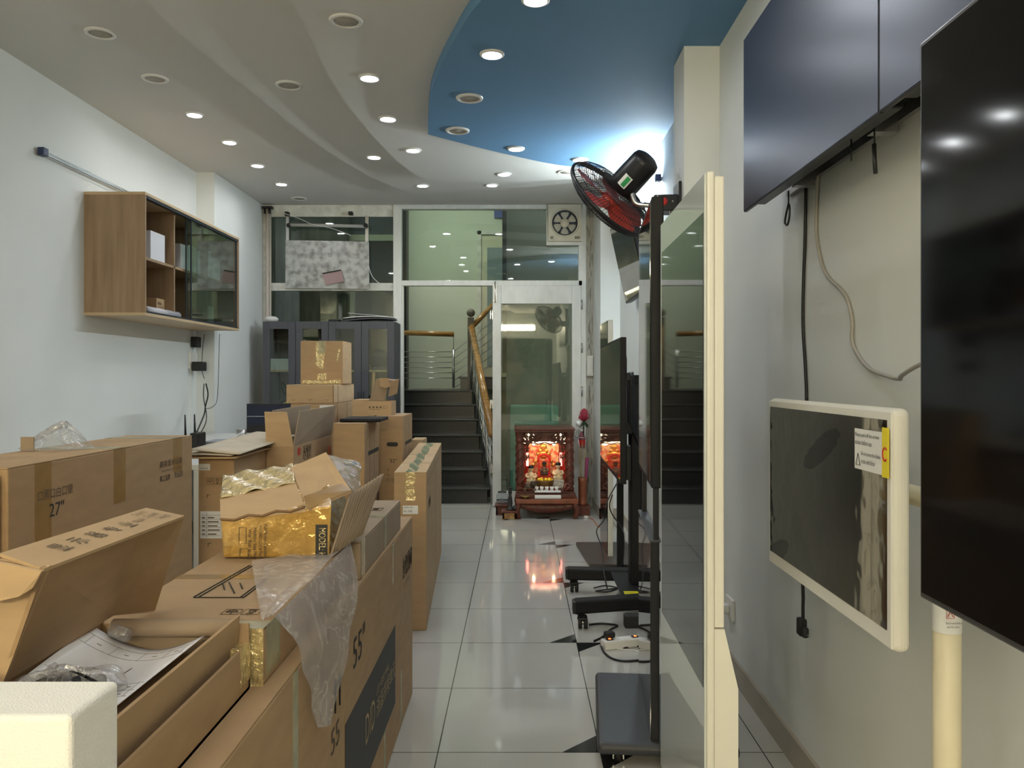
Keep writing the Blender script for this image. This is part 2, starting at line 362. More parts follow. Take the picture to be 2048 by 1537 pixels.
obj('lamp_base', MB().box(-1.15,-.65,10.0,10.4,4.45,4.5), TRIMR, sl); obj('lens', MB().box(-1.12,-.68,10.03,10.37,4.42,4.45), STAIRL, sl)
for x, y, lab in ((-2.2,8.95,'added dim lamp hidden above the passage behind the left partition window'),(.4,9.2,'added dim lamp hidden above the passage behind the glass door')):  # hidden lamps added to brighten the rooms behind the glass
    q = thing('ceiling_lamp', lab, 'lamp', (x, y, 4.42))
    obj('lamp_base', MB().box(x-.3,x+.3,y-.1,y+.1,4.45,4.5), TRIMR, q); obj('lens', MB().box(x-.28,x+.28,y-.08,y+.08,4.42,4.45), mat('dim fill lens', (.9,.9,.9), .5, emit=(.95,1,.88), es=26.0), q)
single('wall_sign', MB().box(-.36,-.19,11.73,11.749,3.66,3.8), mat('blue sign', (.06,.09,.32), .4), 'small blue sign on the stairwell wall above the upper door', 'sign')
single('cupboard', MB().box(-.1,.45,9.3,9.74,0,1.02,.01).box(-.1,.45,9.28,9.3,.05,.5).box(-.1,.45,9.28,9.3,.53,1.0), TEAL, 'teal cupboard seen through the glass door', 'cupboard')

# glazed partition: frames, panes, door
w1 = obj('window_1', MB().box(-2.67,-2.60,YB,YB+.06,0,3.143).box(-2.60,-1.31,YB,YB+.06,3.03,3.143).box(-2.60,-1.31,YB,YB+.06,2.25,2.33).box(-2.6,-1.31,YB-.01,YB+.01,3.02,3.035), OLDW); w1['kind'] = 'structure'
obj('pane', MB().box(-2.6,-1.31,YB+.025,YB+.031,2.33,3.03), GLASS, w1); obj('pane', MB().box(-2.6,-1.31,YB+.025,YB+.031,.0,2.25), GLASS, w1)
w2 = obj('window_2', MB().box(-1.31,-1.225,YB-.02,YB+.07,0,3.143,.004).box(-1.225,.66,YB-.02,YB+.07,3.10,3.143,.003).box(-1.225,.66,YB-.02,YB+.07,2.30,2.355,.004).box(-1.225,-1.205,YB,YB+.05,0,2.3).box(.62,.70,YB-.02,YB+.07,0,3.143,.004).box(.285,.66,YB-.03,YB+.06,2.72,2.76,.003).box(.285,.325,YB-.03,YB+.06,2.76,3.11,.003), FRAMEW); w2['kind'] = 'structure'
obj('pane', MB().box(-1.225,.325,YB+.025,YB+.031,2.355,3.10), GLASS, w2); obj('pane', MB().box(.325,.62,YB+.025,YB+.031,2.355,2.72), GLASS, w2)
struct('trim_6', MB().box(.70,.775,YB-.01,YB+.1,0,3.143), mat('stained dirty jamb', (.48,.47,.42), .7, col2=(.16,.15,.13), nscale=9, stretch=(8,8,1), contrast=(.5,.68)))
d1 = obj('door_1', MB().box(-.275,-.185,YB-.04,YB+.0,.01,2.30,.004).box(.55,.645,YB-.04,YB+.0,.01,2.30,.004).box(-.185,.55,YB-.04,YB+0,2.11,2.30,.004).box(-.185,.55,YB-.04,YB+0,.01,.16,.004), FRAMEW); d1['kind'] = 'structure'
obj('door_pane', MB().box(-.185,.55,YB-.023,YB-.017,.16,2.11), GLASS, d1)
for z in (.35,1.02,1.95): obj('hinge', MB().cyl((-.285,YB-.045,z),(-.285,YB-.045,z+.09),.009,8).box(-.30,-.27,YB-.05,YB-.04,z,z+.09), CHROME, d1)
for z in (1.15,1.6,2.05): obj('hinge', MB().cyl((.652,YB-.045,z),(.652,YB-.045,z+.1),.009,8), CHROME, d1)
obj('bolt_latch', MB().box(-.26,-.235,YB-.055,YB-.04,2.13,2.31).cyl((-.2475,YB-.06,2.12),(-.2475,YB-.06,2.34),.007,8), CHROME, d1)

# pavement outside the shopfront
struct('ground', MB().box(-9, 9, -14, YF-.2, -.2, -.03), mat('pavement', (.35,.33,.30), .9, noise=.1, nscale=3))

for i, (x, y, h, r0, lab) in enumerate(((-2.4,-8.6,4.2,1.55,'leafy tree outside the shopfront, left of the doorway axis'),(1.3,-8.4,3.9,1.45,'leafy tree outside the shopfront on the right'),(-6.4,-9.8,5.0,1.7,'tall leafy tree far left outside the shopfront'))):
    t = thing('street_tree', lab, 'tree', (x, y, -.03))
    obj('trunk', MB().tube([(x,y,-.03),(x+.1,y,h*.45),(x,y+.1,h*.7)], [.14,.1,.06], 10, curve=4), mat('bark', (.10,.07,.05), .9) if i == 0 else bpy.data.materials['bark'], t)
    lf = MB(); r = random.Random(20+i)
    for k in range(2600):
        d = Vector((r.gauss(0,1), r.gauss(0,1), r.gauss(0,1))).normalized()*r0*r.random()**.33; c_ = Vector((x,y,h*.68)) + Vector((d.x, d.y, d.z*1.15))
        u_ = Vector((r.gauss(0,1), r.gauss(0,1), r.gauss(0,1))).normalized(); v_ = u_.orthogonal().normalized(); s_ = .10+.08*r.random()
        lf.add([c_-u_*s_, c_-v_*s_*.5, c_+u_*s_, c_+v_*s_*.5], [(0,1,2,3)])
    obj('leaves', lf, mat('tree leaves', (.06,.11,.03), .6, noise=.3, nscale=2) if i == 0 else bpy.data.materials['tree leaves'], t)

single('backdrop_wall', MB().box(-10,10,-13.6,-13.3,-.03,4.6).box(-10,10,-13.7,-13.2,4.6,4.8), mat('green brown backdrop', (.10,.105,.06), .9, col2=(.22,.19,.12), nscale=1.6, contrast=(.4,.6)), 'dark green brown wall added across the street behind the trees', 'wall')  # added to cover bright sky in the door's reflection
def fill(x, lab):  # unseen lamp added to warm the faces turned to the viewer
    q = thing('fill_lamp', lab, 'lamp', (x, YF+.06, 2.62))
    obj('housing', MB().box(x-.62,x+.62,YF+.0,YF+.05,2.54,2.70,.006), TRIMR, q)
    obj('diffuser', MB().box(x-.6,x+.6,YF+.05,YF+.07,2.555,2.685), FILLW, q)
fill(-1.75, 'warm batten lamp added unseen over the shopfront, at the left'); fill(-.2, 'warm batten lamp added unseen over the shopfront, at the right')
# ---------- stairs ----------
st = thing('staircase', 'black granite stairs rising behind the glass partition', 'stairs', (-.8, 8.6, 0))
NR = 7; RZ = 1.184/NR; RUN = .262
for i in range(NR):
    y0 = 8.62 + RUN*i; xr = -.34 - .042*i; z1 = RZ*(i+1)
    y1 = y0+RUN if i < NR-1 else 11.74
    mb = MB().box(-1.5, xr, y0+.02, y1+.02 if i < NR-1 else y1, max(0, z1-RZ*2) if i < NR-1 else z1-.2, z1-.022)
    mb.box(-1.5, xr+.03, y0-.012, y1+.02 if i < NR-1 else y1, z1-.022, z1, .006)
    obj('step' if i < NR-1 else 'landing', mb, GRAN, st)
obj('upper_step', MB().box(-.78,.0,10.75,11.74,1.184,1.33).box(-.80,.0,10.73,11.74,1.33,1.352,.004), GRAN, st)
obj('stringer', MB().slab([(-.30,8.6,0),(-.30,8.9,0),(-.56,10.6,1.1),(-.56,10.6,1.32),(-.30,8.6,.2)][::-1], .03), mat('grey stair side', (.2,.2,.19), .6), st)
rl = thing('stair_railing', 'wood topped steel railing beside the black stairs', 'railing', (-.5, 9.5, 0))
hb = at(984,870,8.65); ht = at(943,655,10.45); h2 = at(990,606,10.9)
obj('handrail', MB().tube([hb, ht], .042, 14), RAILW, rl); obj('handrail', MB().tube([ht, h2], .035, 14), RAILW, rl)
obj('newel_post', MB().box(ht.x-.05,ht.x+.03,10.45,10.52,1.2,2.12).ball((ht.x-.01,10.48,2.18),.055), mat('grey brown newel', (.16,.14,.11), .5), rl)
for k in range(7):
    t = .06+.15*k; p = hb.lerp(ht, t)
    obj('baluster', MB().tube([(p.x+.0,p.y,p.z-.03),(p.x-.02,p.y,max(.05,p.z-.78))], .012, 8), CHROME, rl)
for j in range(5):
    dz = .12+.11*j
    obj('bar', MB().tube([(hb.x,hb.y,hb.z-dz),(ht.x,ht.y,ht.z-dz)], .007, 6), CHROME, rl)
for j in range(6):
    a = at(907, 704+14.5*j, 10.8); b = at(990, 640+17*j, 11.1); obj('bar', MB().tube([a, b], .005, 6), CHROME, rl)
lr = thing('landing_railing', 'short landing rail with varnished wood top and thin steel bars', 'railing', (-1.05, 10.8, 1.184))
a, b = at(803,666,10.8), at(908,669,10.8)
obj('handrail', MB().tube([a,b], .034, 14), RAILW, lr)
obj('post', MB().tube([at(907,700,10.8), at(907,776,10.8)], .017, 12).tube([at(907,668,10.8), at(907,702,10.8)], .006, 8), CHROME, lr)
for j in range(6): obj('bar', MB().tube([at(803,704+10.5*j,10.8), at(907,704+10.5*j,10.8)], .005, 6), CHROME, lr)

# ---------- downlights ----------
def make_lamp(label, lit, r):
    t = thing('recessed_downlight', label, 'ceiling light', (0,0,0), group=None)
    obj('trim_ring', MB().lathe([(r*.72,-.001),(r*.78,-.010),(r*.96,-.007),(r,-.0)], n=28), TRIMR, t)
    obj('lens', MB().lathe([(.0005,-.0035),(r*.74,-.0035),(r*.74,0)], n=28), LITL if lit else UNLIT, t)
    return t
lampA = make_lamp('lit downlight', True, .062); lampB = make_lamp('unlit downlight', False, .078)
LA = [
 (201,66,ZO,0,'unlit downlight in the outer grey ceiling, nearest the top left corner'),
 (310,157,ZO,0,'unlit downlight in the outer grey ceiling, second from the top left corner'),
 (389,229,ZO,1,'lit downlight in the outer grey ceiling, the largest of that row of four'),
 (459,284,ZO,1,'lit downlight in the outer grey ceiling, second of the lit row along the left wall'),
 (515,331,ZO,1,'lit downlight in the outer grey ceiling, third of the lit row along the left wall'),
 (563,368,ZO,1,'lit downlight in the outer grey ceiling, nearest the back partition of the left row'),
 (598,397,ZO,0,'unlit downlight in the outer grey ceiling close to the marble-backed window'),
 (578,170,ZM,0,'unlit downlight in the middle ceiling tier above the left lamps'),
 (748,314,ZM,1,'lit downlight in the middle ceiling tier where it narrows on the left'),
 (845,371,ZM,1,'lit downlight at the pointed corner of the middle ceiling tier'),
 (984,370,ZM,1,'lit downlight in the middle ceiling tier above the glass door'),
 (692,41,ZW,0,'unlit downlight in the white ceiling tier left of the blue panel'),
 (739,155,ZW,1,'lit downlight in the white ceiling tier, nearest of its three left lamps'),
 (776,237,ZW,1,'lit downlight in the white ceiling tier, middle of its three left lamps'),
 (826,300,ZW,1,'lit downlight in the white ceiling tier just below the blue panel corner'),
 (1008,348,ZW,1,'lit downlight in the white ceiling tier between blue panel and back partition'),
 (1133,344,ZW,0,'unlit downlight in the white ceiling tier beside the fan'),
 (1071,-1,ZB,1,'lit downlight in the blue ceiling panel, cut by the top of the view'),
 (984,108,ZB,1,'lit downlight in the blue ceiling panel, large with a silver rim'),
 (939,196,ZB,0,'unlit downlight in the blue ceiling panel, the larger of the two unlit'),
 (915,261,ZB,0,'unlit downlight in the blue ceiling panel, close to its left corner'),
 (1032,297,ZB,1,'lit downlight in the blue ceiling panel near its far edge'),
 (1160,319,ZB,1,'lit downlight in the blue ceiling panel right behind the fan cage'),
]
usedA = usedB = False
for px, py, Z, lit, lab in LA:
    p = onz(px, py, Z); p.z = Z
    if lit and not usedA: lampA.location = p; lampA['label'] = lab; usedA = True; continue
    if not lit and not usedB: lampB.location = p; lampB['label'] = lab; usedB = True; continue
    copy_thing(lampA if lit else lampB, p, lab)
for i, (x, y, Z) in enumerate([(-2.2,3.0,ZO),(-2.2,1.0,ZO),(-1.25,2.6,ZM),(.35,1.2,ZW),(.45,2.75,ZB),(-.35,.5,ZW),(.45,.1,ZW)]):  # unseen downlights added to light near things and the right wall
    copy_thing(lampA, (x,y,Z), 'added lit downlight over the front of the shop, out of view', 'downlights at the front of the shop')
lampC = make_lamp('warm fill downlight added unseen near the shopfront', True, .062)  # unseen warm downlights added to light faces towards the viewer
for ch in lampC.children:
    if ch.name.startswith('lens'): ch.data.materials[0] = LITW
lampC.location = (-2.2,-1.0,ZO); lampC['group'] = 'warm fill downlights near the shopfront'
for x, y, Z in [(-2.2,-2.6,ZO),(-1.0,-.8,ZM),(-1.0,-2.6,ZM),(.3,-.8,ZW),(.3,-2.6,ZW),(-.3,-1.7,ZW)]:
    copy_thing(lampC, (x,y,Z), 'warm fill downlight added unseen near the shopfront', 'warm fill downlights near the shopfront')
def tube_lamp(label, x, y0, y1, z, lit, side):
    t = thing('tube_lamp', label, 'lamp', (x, (y0+y1)/2, z))
    capm = mat('dark blue cap', (.015,.03,.09), .4)
    obj('tube', MB().cyl((x,y0+.04,z),(x,y1-.04,z),.012,14), TUBEL if lit else CLEAR, t)
    obj('backing_strip', MB().box(x-side*.014,x-side*.0298,y0+.03,y1-.03,z-.010,z+.010), mat('tube reflector', (.8,.82,.8), .3), t)
    for y in (y0, y1-.05): obj('end_cap', MB().box(x-.02,x+.02,y,y+.05,z-.024,z+.024,.004), capm, t)
    obj('wire', MB().tube([(x,y0+.05,z-.012),(x,y1-.05,z-.012)], .0018, 6), BLK, t)
    return t
tube_lamp('unlit clear tube lamp with a dark blue cap on the left wall', XL+.03, 4.74, 6.0, 2.672, False, 1)
tube_lamp('lit white tube lamp on the right wall behind the fan', XR-.03, 5.4, 6.65, 2.68, True, -1)
# =============== right hand side ===============
# white framed totem nearest the viewer
ang = -math.atan2(.012, .68)
t = thing('display_totem', 'tall white glass-fronted display standing edge-on in the aisle', 'display', (.458, 2.0, 0), ang)
D = .69
obj('front_glass', MB().box(0,.006,0.002,D,.06,1.852,.002), GLASSW, t, local=True, label='white bordered front glass')
obj('screen', MB().box(-.0012,.0,.012,D-.03,.575,1.755), GLOSSB, t, local=True, label='black mirror-like screen')
obj('frame', MB().box(.006,.026,0,D,.05,1.856,.006,3), IVORY, t, local=True)
obj('rear_cover', MB().box(.026,.050,0.004,D-.004,.725,1.845,.004), IVORY, t, local=True)
pr = MB(); pr.add([(.026,0.004,.02),(.084,0.004,.02),(.084,0.004,.575),(.050,0.004,.722),(.026,0.004,.722)]+[(x,D-.004,z) for x,z in ((.026,.02),(.084,.02),(.084,.575),(.050,.722),(.026,.722))], [(0,1,2,3,4),(9,8,7,6,5)]+[(i,i+5,(i+1)%5+5,(i+1)%5) for i in range(5)])
obj('lower_cover', pr, IVORY, t, local=True)
obj('base_plate', MB().box(-.01,.11,0,D,0,.022,.004), IVORY, t, local=True)

# black kiosk on a charcoal plate
kang = -math.atan2(.055, .647)
t = thing('kiosk_display', 'thin black portrait kiosk on a charcoal floor plate beside the white totem', 'display', (.455, 2.80, 0), kang)
obj('base_plate', MB().box(-.185,.30,-.035,.655,.045,.088,.018,3), DGREY, t, local=True)
for x in (-.11,.24):
    for y in (.03,.58):
        c = obj('caster', MB().cyl((x-.012,y,.022),(x+.012,y,.022),.022,14), RUBBER, t, local=True)
        obj('fork', MB().box(x-.02,x-.015,y-.012,y+.012,.012,.046).box(x+.015,x+.02,y-.012,y+.012,.012,.046), CHROME, c, local=True)
obj('lower_panel', MB().box(.002,.030,0,.65,.086,.775,.002), BLK, t, local=True)
obj('lower_glass', MB().box(-.001,.002,.006,.644,.09,.772), GLOSSB, t, local=True, label='mirror-like black lower front')
obj('top_cap', MB().box(-.004,.036,-.004,.655,.775,.782,.002), DGREY, t, local=True)
for y in (.02,.60): obj('post', MB().box(.012,.030,y,y+.04,.78,.97), BLK, t, local=True)
obj('bezel', MB().box(.002,.045,0,.65,.962,1.972,.004), BLKM, t, local=True)
obj('screen', MB().box(-.001,.002,.02,.63,.985,1.95), GLOSSB, t, local=True, label='reflective black portrait screen')

# tv on a wheeled cart
t = thing('tv_cart', 'black wheeled stand with two floor legs and casters under the television', 'tv stand', (.66, 4.72, 0))
def leg(xa, ya, xb, yb, z0, z1):
    mb = MB().hexa([(xa,ya-.04,z0),(xb,yb-.045,z0+.015),(xb,yb+.045,z0+.015),(xa,ya+.04,z0),(xa,ya-.04,z1),(xb,yb-.045,z1+.012),(xb,yb+.045,z1+.012),(xa,ya+.04,z1)], .012)
    return mb
for (xa,ya,xb,yb) in ((.295,4.36,.87,4.46),(.30,5.10,.87,5.0)):
    l = obj('leg', leg(xa,ya,xb,yb,.075,.15), BLKM, t)
    obj('end_cap', MB().box(xa-.008,xa+.01,ya-.038,ya+.038,.08,.145,.005), BLK, l)
    for cx in (xa+.045, .83):
        cy = ya if cx < .5 else yb
        c = obj('caster', MB().cyl((cx-.022,cy-.02,.032),(cx-.004,cy-.02,.032),.032,18).cyl((cx+.008,cy-.02,.032),(cx+.026,cy-.02,.032),.032,18).box(cx-.024,cx+.026,cy-.012,cy+.022,.04,.066,.008).cyl((cx,cy,.06),(cx,cy,.085),.012,10), RUBBER, t)
        obj('wheel_hub', MB().cyl((cx-.025,cy-.02,.032),(cx+.029,cy-.02,.032),.011,12), CHROME, c)
        obj('brake_pedal', MB().box(cx-.03,cx+.025,cy-.06,cy-.03,.055,.064,.003), BLK, c)
obj('centre_beam', MB().hexa([(.60,4.46,.09),(.73,4.46,.09),(.73,5.0,.09),(.60,5.0,.09),(.56,4.44,.145),(.74,4.44,.145),(.74,5.03,.145),(.56,5.03,.145)], .008), BLKM, t)
st_ = obj('sticker', MB().box(.585,.665,4.455,4.54,.1455,.1465), mat('yellow sticker', (.80,.72,.02), .5), t, label='yellow warning sticker')
txt(st_, 'CAUTION', (.59,4.50,.1468), (1,0,0), (0,1,0), INK, w=.05, h=.012)
obj('column', MB().box(.645,.715,4.70,4.79,.14,1.36,.008), BLKM, t)
obj('column', MB().box(.655,.705,4.695,4.70,.16,1.30,.001), BLK, t)
obj('mount_bracket', MB().box(.585,.65,4.62,4.86,1.02,1.36,.006).box(.575,.60,4.45,5.05,1.05,1.10).box(.575,.60,4.45,5.05,1.28,1.33).hexa([(.62,4.60,1.1),(.69,4.66,.95),(.69,4.82,.95),(.62,4.88,1.1),(.62,4.60,1.36),(.66,4.66,1.38),(.66,4.82,1.38),(.62,4.88,1.36)],.004), BLK, t)
tv = thing('television', 'black landscape television on the wheeled stand, facing the aisle', 'television', (.54, 4.85, .79), -math.atan2(.026, 1.3))
obj('rear_housing', MB().hexa([(.028,-.55,.03),(.062,-.4,.1),(.062,.4,.1),(.028,.55,.03),(.028,-.55,.74),(.062,-.4,.66),(.062,.4,.66),(.028,.55,.74)], .006), BLK, tv, local=True)
obj('bezel', MB().box(0,.03,-.65,.65,0,.765,.003), BLKM, tv, local=True)
obj('screen', MB().box(-.0012,0,-.635,.635,.022,.752), GLOSSB, tv, local=True, label='reflective screen')
obj('port_box', MB().box(.03,.055,-.64,-.55,.02,.20,.004).box(.03,.05,-.655,-.60,.54,.58,.003), BLK, tv, local=True)

# white totem further back with its own base plate
t = thing('display_totem', 'white edged mirror-black totem on a dark brown plate near the shrine', 'display', (.65, 5.94, 0))
obj('base_plate', MB().slab([(.455,6.46,.032),(.50,5.70,.032),(.86,5.66,.032),(.86,6.46,.032)], .03), mat('dark brown steel', (.055,.04,.036), .4), t)
obj('frame', MB().box(.652,.69,5.94,6.46,.03,1.77,.004), IVORY, t)
obj('screen', MB().box(.648,.653,5.944,6.455,.04,1.762), GLOSSB, t, label='mirror-like black front')
t = thing('monitor_pole', 'thin black pole stand with trailing cables behind the television cart', 'stand', (.70, 5.56, 0))
obj('pole', MB().box(.672,.716,5.54,5.58,.02,1.25,.004), BLKM, t)
obj('foot_plate', MB().box(.60,.82,5.44,5.66,0,.02,.004), BLKM, t)
obj('mount_plate', MB().box(.64,.675,5.47,5.65,1.0,1.25,.004), BLK, t)

# tilted television high on the right wall
t = thing('television', 'tilted black television high on the far right wall, below the fan', 'television', (.87, 6.0, 1.95))
nb = at(1252,608,6.62); nt = at(1224,478,6.62); wv = Vector((0,-1.05,0)); up = (nt-nb)
n = up.cross(Vector((0,1,0))).normalized()
if n.x > 0: n = -n
obj('housing', MB().hexa([nb, nb-n*.05, nb-n*.05+wv, nb+wv, nb+up*1.15, nb+up*1.15-n*.05, nb+up*1.15-n*.05+wv, nb+up*1.15+wv], .004), BLK, t)
e = n*.002
obj('screen', MB().slab([nb+e+up*.03+wv*.02, nb+e+up*1.13+wv*.02, nb+e+up*1.13+wv*.98, nb+e+up*.03+wv*.98], .002), GLOSSB, t, label='reflective screen')
m0 = nb+up*.6+wv*.5-n*.05
obj('wall_bracket', MB().tube([m0, (XR, m0.y, m0.z-.02)], .03, 8).box(XR-.012,XR,m0.y-.12,m0.y+.12,m0.z-.15,m0.z+.12), BLK, t)

# two panel video wall
for i, (y0, y1, lab) in enumerate(((1.802,2.886,'satin dark video panel on the right wall, the farther with the left edge visible'),(.714,1.798,'satin dark video panel on the right wall, the nearer one beside the screen edge'))):
    t = thing('video_panel', lab, 'display', (.80, (y0+y1)/2, 1.934), 0, 'video wall panels')
    obj('housing', MB().box(.812,.87,y0+.03,y1-.03,1.955,2.53,.004), BLK, t)
    obj('bezel', MB().box(.801,.813,y0,y1,1.934,2.548,.002), BLK, t)
    obj('screen', MB().box(.7995,.801,y0+.003,y1-.003,1.938,2.545), SATIN, t)
    obj('mount_rail', MB().box(.87,.885,y0+.05,y1-.02,1.99,2.03).box(.885,.945,y0+.22,y0+.26,1.96,2.5).box(.885,.945,y1-.3,y1-.26,1.96,2.5).box(.945,.96,y0+.02,y1-.02,1.985,2.02), CHROME, t)
    s = obj('pull_strap', MB().tube([(.85,y0+.27 if i==0 else y0+.98,1.955),(.85,y0+.27 if i==0 else y0+.98,1.90)], .002, 6), BLK, t)
# near black television cut by the right edge
t = thing('television', 'large black portrait screen at the right edge of the view, nearest the viewer', 'television', (.56, .75, 1.04))
obj('housing', MB().box(.556,.60,.30,1.110,1.052,1.797,.004), BLK, t)
obj('bezel', MB().box(.552,.564,.29,1.116,1.043,1.806,.003), mat('graphite bezel', (.05,.05,.055), .35), t)
obj('screen', MB().box(.5505,.552,.296,1.108,1.052,1.798), NEARB, t)
obj('wall_arm', MB().box(.60,.94,.68,.74,1.38,1.44,.004).box(.94,.96,.6,.82,1.28,1.54,.003), BLK, t)

# small white touch display and its stand
t = thing('touch_display', 'small white framed touch screen with protective film and warning label', 'display', (.70, 1.85, .885))
s_ = .68
yf, yn = 2.205, 1.472
zt, zb_ = 1.289, .842
obj('shell', MB().box(s_,s_+.034,yn,yf,zb_,zt,.014,4), IVORY, t)
obj('bezel', MB().box(s_-.001,s_+.004,yn+.006,yf-.006,zb_+.006,zt-.006,.002), mat('white front border', (.80,.79,.75), .3), t)
sc = obj('screen', MB().box(s_-.0022,s_-.001,yn+.022,yf-.020,zb_+.037,zt-.022), GLOSSB, t, label='glossy brown black screen')
def ff(u, v):
    y = yn+.022+u*(yf-yn-.042); z = zb_+.037+v*(zt-zb_-.059)
    return (s_-.0030-.0007*math.sin(5*u+3*v)-.0002*math.sin(11*v+5*u), y, z)
obj('protective_film', MB().sheet(ff, 26, 18), film('screen protector film', (.92,.9,.86), .95, mixfac=.06, rough=.03, bump=.25, bscale=5), t)
lb = MB().box(s_-.0058,s_-.005,yn+.03,yn+.155,zt-.125,zt-.045)
l_ = obj('warning_label', lb, LABEL, t, label='white warning label')
for k, (s, z) in enumerate((('Please peel off the screen',zt-.062),('sticker before use',zt-.076),('Do not press the display',zt-.098),('screen with force',zt-.112))):
    txt(l_, s, (s_-.0059, yn+.15-(.028 if k>1 else 0), z), (0,-1,0), (0,0,1), INK, w=(.108,.075,.085,.06)[k], h=.0095)
tr = MB().tube([(s_-.0062,yn+.148,zt-.117),(s_-.0062,yn+.138,zt-.094),(s_-.0062,yn+.128,zt-.117),(s_-.0062,yn+.148,zt-.117)], .0008, 5)
obj('warning_triangle', tr, INK, l_)
yt = obj('yellow_tab', MB().box(s_-.0066,s_-.005,yn+.006,yn+.031,zt-.128,zt-.036), mat('yellow tab', (.9,.75,.03), .4), t, label='yellow peel tab')
obj('red_mark', MB().tube([(s_-.0068,yn+.018+.009*math.cos(a),zt-.085+.012*math.sin(a)) for a in [PI*k/8 for k in range(-6,7)]], .0018, 5), RED, yt)
obj('rear_bracket', MB().box(s_+.034,s_+.05,1.72,1.92,1.0,1.2,.003), BLK, t)
t = thing('display_stand', 'cream tube stand with a floor pole and a cross arm behind the white touch screen', 'stand', (.795, 1.50, 0))
obj('pole', MB().cyl((.795,1.505,.02),(.795,1.505,1.20),.0245,24), PIPE, t)
obj('cross_arm', MB().tube([(.795,1.50,1.11),(.78,1.72,1.11),(s_+.05,1.80,1.11)], .0205, 18, curve=5), PIPE, t)
lab = obj('label', MB().lathe([(.0252,.875),(.0252,.935)], (.795,1.505,0), 24), LABEL, t, label='white wraparound label with red square')
u_ = Vector((1,0,0))
obj('red_square', MB().tube([(.781,1.4795,.905),(.795,1.4795,.905),(.795,1.4795,.93),(.781,1.4795,.93),(.781,1.4795,.905)], .0006, 4).tube([(.783,1.4793,.908),(.793,1.4793,.927)], .0008, 4).tube([(.793,1.4793,.908),(.783,1.4793,.927)], .0008, 4), RED, lab)
txt(lab, 'Read manual before', (.779,1.479,.895), (1,0,0), (0,0,1), INK, w=.03, h=.004); txt(lab, 'use this stand', (.781,1.479,.888), (1,0,0), (0,0,1), INK, w=.022, h=.004)
obj('foot', MB().box(.74,.95,1.25,1.75,0,.02,.006), PIPE, t)

# wall cables, plug, socket
single('power_cable', MB().tube([onx(1612,355,.95),onx(1610,480,.9535),onx(1607,560,.9535),onx(1606,650,.9535),onx(1611,740,.9535),onx(1613,800,.9535),onx(1612,900,.9535)], .0055, 8, curve=6), BLK, 'black cable hanging straight down the right wall behind the white touch screen', 'cable')
single('data_cable', MB().tube([onx(1637,335,.95),onx(1633,420,.9535),onx(1634,480,.9535),onx(1650,545,.9535),onx(1690,590,.9535),onx(1704,640,.9535),onx(1706,690,.9535),onx(1735,735,.9535),onx(1775,753,.94),onx(1800,758,.93),onx(1803,752,.92),onx(1840,730,.90),onx(1900,715,.88)], .0055, 8, curve=6), GREYCABLE, 'grey cable looping along the right wall to the near black screen', 'cable')
t = thing('plug', 'black right-angled plug dangling below the white touch screen', 'plug', onx(1610,1260,.90))
P = [onx(1606,1180,.90),onx(1606,1215,.90),onx(1606,1240,.90)]
obj('cord', MB().tube([onx(1600,1050,.90)]+P, .0055, 8, curve=4), BLK, t)
c = onx(1608,1258,.90)
obj('body', MB().box(c.x-.018,c.x+.006,c.y-.014,c.y+.022,c.z-.022,c.z+.032,.005).box(c.x-.016,c.x+.004,c.y-.038,c.y,c.z-.02,c.z+.012,.006), RUBBER, t)
obj('pin', MB().cyl((c.x-.006,c.y-.036,c.z-.006),(c.x-.006,c.y-.062,c.z-.006),.0025,8), CHROME, t)
for nm, pts in (('strap', [(1577,385),(1576,405),(1580,412)]),):
    pass
def strap(px, y0, y1, X, lab):
    t = thing('hanging_strap', lab, 'strap', onx(px,y0,X))
    obj('cord', MB().tube([onx(px,y0,X), onx(px,(y0+y1)/2-8,X)], .0025, 6), BLK, t)
    m = (y0+y1)/2-8
    obj('loop', MB().tube([onx(px,m,X),onx(px-5,m+22,X),onx(px-7,y1-4,X),onx(px-2,y1,X),onx(px+2,y1-18,X),onx(px+2,m+6,X),onx(px,m,X)], .0035, 6, curve=5), BLK, t)
strap(1577,382,450,.87,'black strap loop hanging under the far video panel corner')
t = thing('hanging_strap', 'black strap hanging under the joint between the video panels', 'strap', onx(1750,235,.87))
obj('cord', MB().tube([onx(1750,222,.87),onx(1749,262,.87),onx(1749,290,.87)], .0022, 6), BLK, t)
obj('tail', MB().tube([onx(1748,288,.87),onx(1749,318,.87),onx(1751,347,.87)], .0055, 8), BLK, t)
t = thing('wall_socket', 'white wall socket with a white plug low on the right wall beside the totem', 'socket', (.955, 3.65, .30))
c = onx(1461,1217,.955)
obj('plate', MB().box(.946,.96,c.y-.06,c.y+.06,c.z-.045,c.z+.05,.004), SOCK, t)
obj('plug', MB().box(.90,.946,c.y-.022,c.y+.022,c.z-.02,c.z+.02,.006), SOCK, t)
obj('cord', MB().tube([(.905,c.y,c.z-.01),(.88,c.y+.02,c.z-.05),(.87,c.y+.06,c.z-.15)], .003, 6, curve=4), RED, t)

